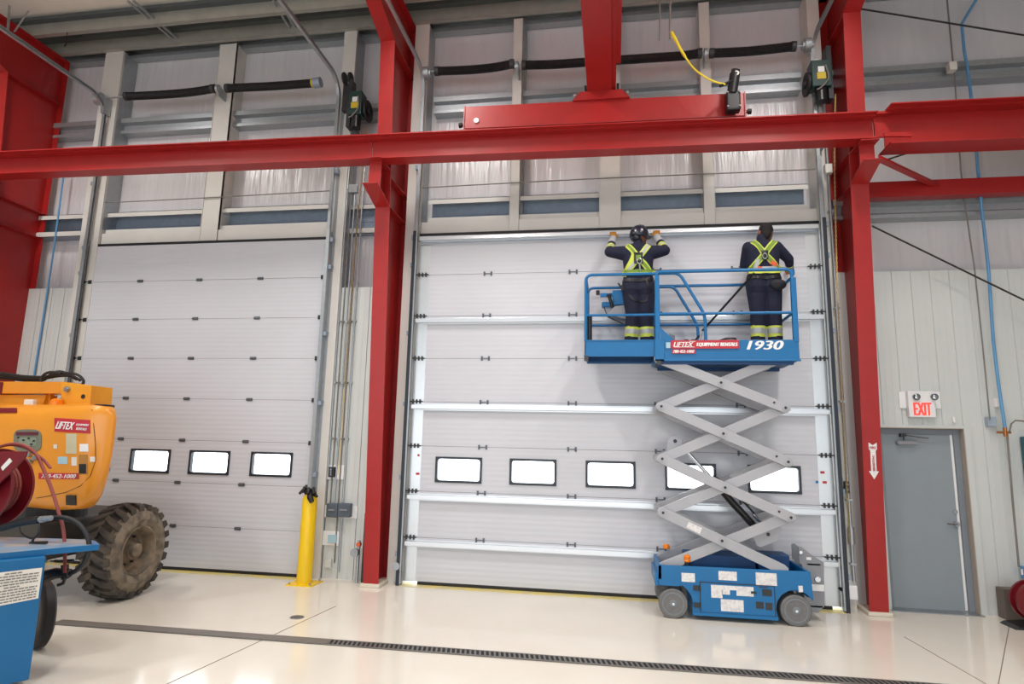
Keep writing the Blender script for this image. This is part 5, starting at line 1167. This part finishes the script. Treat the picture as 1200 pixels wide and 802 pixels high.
p = at(1178, 507, Y=.06); MB().cyl(p+V((-.09, 0, 0)), p+V((.06, 0, 0)), .015, 10).cyl(p+V((0, 0, -.05)), p+V((0, 0, .06)), .022, 12).obj('valve_body', COPPER, t); MB().bar(p+V((0, -.03, .02)), p+V((.0, -.03, -.07)), .015, .006, up=(1, 0, 0)).obj('handle', COPPER, t)
t = fitting('door_chime', 'tiny white sensor above the right corner of the exit door', 'sensor', 1118, 492, PY_R-.03); plate(MB(), 1116.5, 489, 1119.8, 495.5, PY_R-.04, .04).obj('case', WHITE, t, bevel=.004)
# exit sign
t = fitting('exit_sign', 'white lit exit sign with two emergency lamps above the grey door', 'exit sign', 1080, 474, PY_R)
plate(MB(), 1053, 459, 1103, 479, PY_R-.02, .02).obj('backing_plate', WHITE, t)
b_ = plate(MB(), 1063.5, 458.5, 1097.5, 489.5, PY_R-.09, .07).obj('sign_body', WHITE, t, bevel=.008)
a, c = at(1070.5, 472, Y=PY_R-.09), at(1092, 487, Y=PY_R-.09)
text_on('exit_lettering', 'EXIT', EXITR, (a+c)/2, abs(c.x-a.x), abs(a.z-c.z), (0, -1, 0), (1, 0, 0), b_, bold=.04, depth=.004)
for x in (1073, 1094):
    p = at(x, 465, Y=PY_R-.09); l_ = MB().cyl(p+V((0, .01, 0)), p+V((0, -.035, -.008)), .034, 18, .042).obj('lamp_head', BOXG, b_, smooth=True); MB().ell(p+V((0, -.036, -.008)), .032, .012, .032, 14, 8).obj('lens', CHROME, l_, smooth=True)
# exit door
DL, DR_ = 6.10, 7.145; YD = .30
d = sroot('door_3', (6.6, YD, 0), 'grey steel exit door')
MB().box(6.19, 7.02, YD, YD+.045, .012, 2.12).obj('leaf', DOORG, d)
MB().box(6.10, 6.19, YD-.02, YD+.08, 0, 2.19).box(7.02, 7.09, YD-.02, YD+.08, 0, 2.19).box(6.19, 7.02, YD-.02, YD+.08, 2.12, 2.19).obj('frame', DOORF, d, bevel=.004)
MB().box(6.985, 7.01, YD-.006, YD, .02, 2.12).obj('edge_strip', WHITE, d)
MB().box(7.09, 7.10, PY_R-.02, YD+.08, 0, 2.2).box(6.10, 7.09, PY_R-.02, YD, 2.19, 2.2).obj('reveal', CASE, d)
MB().box(7.10, 7.17, PY_R-.022, PY_R-.004, 0, 2.235).box(6.0, 7.10, PY_R-.022, PY_R-.004, 2.2, 2.235).obj('casing', WAINS, d)
MB().box(6.04, 6.12, PY_R-.022, PY_R-.004, 0, 2.2).obj('left_casing', WAINS, d)
MB().box(6.1, 7.1, .1, YD+.05, .0, .012).obj('threshold', CONCW, d)
hp = at(1119, 614, Y=YD)
h_ = MB().cyl(hp, hp+V((0, -.06, 0)), .03, 16).obj('handle', CHROME, d, smooth=True); MB().tube([hp+V((0, -.055, 0)), hp+V((-.11, -.06, .0))], .012).obj('lever', CHROME, h_, smooth=True)
hp = at(1119, 600, Y=YD); MB().cyl(hp, hp+V((0, -.02, 0)), .026, 16).obj('deadbolt', CHROME, d, smooth=True)
p0, p1 = at(1050, 519, Y=YD), at(1072, 519, Y=YD)
c_ = MB().box(p0.x, p1.x, YD-.06, YD, p0.z-.022, p0.z+.022).cyl((p0.x-.01, YD-.03, p0.z), (p0.x, YD-.03, p0.z), .022, 12).obj('door_closer', GREYP, d, bevel=.008)
m_ = at(1058, 510, Y=YD-.05); MB().bar(V((m_.x, YD-.07, p0.z+.03)), V((m_.x, YD-.07, m_.z)), .02, .01, up=(1, 0, 0)).bar(m_, at(1088, 514, Y=YD-.09), .025, .01).box(m_.x-.03, m_.x+.03, YD-.07, YD-.0, m_.z-.02, m_.z+.02).obj('closer_arm', DARKS, c_)
for z in (.3, 1.1, 1.9): pass
# right-edge things
t = thing('floor_hose_reel', 'red round reel on a dark base standing on the floor at the right edge', 'hose reel', (7.55, -.3, 0))
c = at(1213, 705, Y=-.3)
MB().lathe(c-V((0, .07, 0)), (0, 1, 0), [(0, .05), (0, .19), (-.015, .195), (-.015, .22), (.02, .22), (.02, .19), (.12, .19), (.12, .22), (.15, .22), (.15, .05)], 36).obj('reel', RED2, t, smooth=True)
x0 = at(1181, 728, Y=-.3).x; MB().prism([(x0, -.42, 0), (x0+.05, -.42, .03), (x0+.9, -.42, .12), (x0+.9, -.42, 0)], (0, .3, 0)).obj('base', BLACKP, t, bevel=.008)
t = thing('dark_cabinet', 'small dark box against the ribbed wall behind the red reel at the right edge', 'box', at(1184, 722, Y=.12))
a, c = at(1174, 690, Y=.05), at(1192, 722, Y=.05); MB().box(a.x, a.x+.35, .03, .18, 0, a.z).obj('case', mat('brown_grey_box', (104, 96, 88), .6), t, bevel=.006)
t = thing('tool_cabinet', 'teal cabinet edge on the wall at the right edge of the view', 'cabinet', at(1197, 548, Y=.0))
a, c = at(1194.5, 512, Y=.18), at(1194.5, 582, Y=.18); b_ = MB().box(a.x, a.x+.5, -.05, .18, c.z, a.z).obj('case', TEAL, t, bevel=.01); MB().box(a.x+.03, a.x+.47, -.06, -.05, c.z+.05, a.z-.05).obj('front', DARKS, b_)
t = thing('pipe_bracket', 'blue bracket and clamp on the pipe just above the red reel', 'bracket', at(1195, 670, Y=.05))
a, c = at(1194.5, 663, Y=.18), at(1199, 678, Y=.18); MB().box(a.x, c.x+.1, .1, .18, c.z, a.z).obj('case', AIRB, t, bevel=.006); a, c = at(1196, 667, Y=.1), at(1199, 674, Y=.1); MB().box(a.x, c.x, .094, .1, c.z, a.z).obj('label', WHITE, t)
# ================================================================== LIGHT
wd = bpy.data.worlds.new('world'); bpy.context.scene.world = wd; wd.use_nodes = True
nt = wd.node_tree; N = nt.nodes; L = nt.links
bg = N['Background']; bg.inputs['Color'].default_value = (.88, .94, 1, 1)
tc = N.new('ShaderNodeTexCoord'); sx_ = N.new('ShaderNodeSeparateXYZ'); mr = N.new('ShaderNodeMapRange')
L.new(tc.outputs['Generated'], sx_.inputs[0]); L.new(sx_.outputs['Y'], mr.inputs['Value'])
mr.inputs['From Min'].default_value = -.2; mr.inputs['From Max'].default_value = .4; mr.inputs['To Min'].default_value = .68; mr.inputs['To Max'].default_value = 5.0
L.new(mr.outputs[0], bg.inputs['Strength'])     # snow-bright daylight outside the doors, duller behind the hall
def area(name, loc, rot, sx, sy, e, col=(1, 1, 1), spread=180):
    l = bpy.data.lights.new(name, 'AREA'); l.shape = 'RECTANGLE'; l.size = sx; l.size_y = sy; l.energy = e; l.color = col; l.spread = math.radians(spread)
    o = bpy.data.objects.new(name, l); C.objects.link(o); o.location = loc; o.rotation_euler = rot; return o
for x in (-5.5, 0., 5.5):
    for y, z, e in ((-3.2, 8.1, 165), (-8.2, 8.1, 200)): area('high_bay_light', (x, y, z), (0, 0, 0), .45, 1.2, e, (1, .965, .925), 160)
area('rear_daylight_fill', (1, -16.5, 2.6), (math.radians(86), 0, 0), 18, 5, 260, (.94, .97, 1), 120)  # unseen fill light added behind the camera, no open door stands there
vs = bpy.context.scene.view_settings; vs.view_transform = 'Standard'; vs.look = 'None'; vs.gamma = 1; vs.exposure = -0.1; vs.use_curve_mapping = False
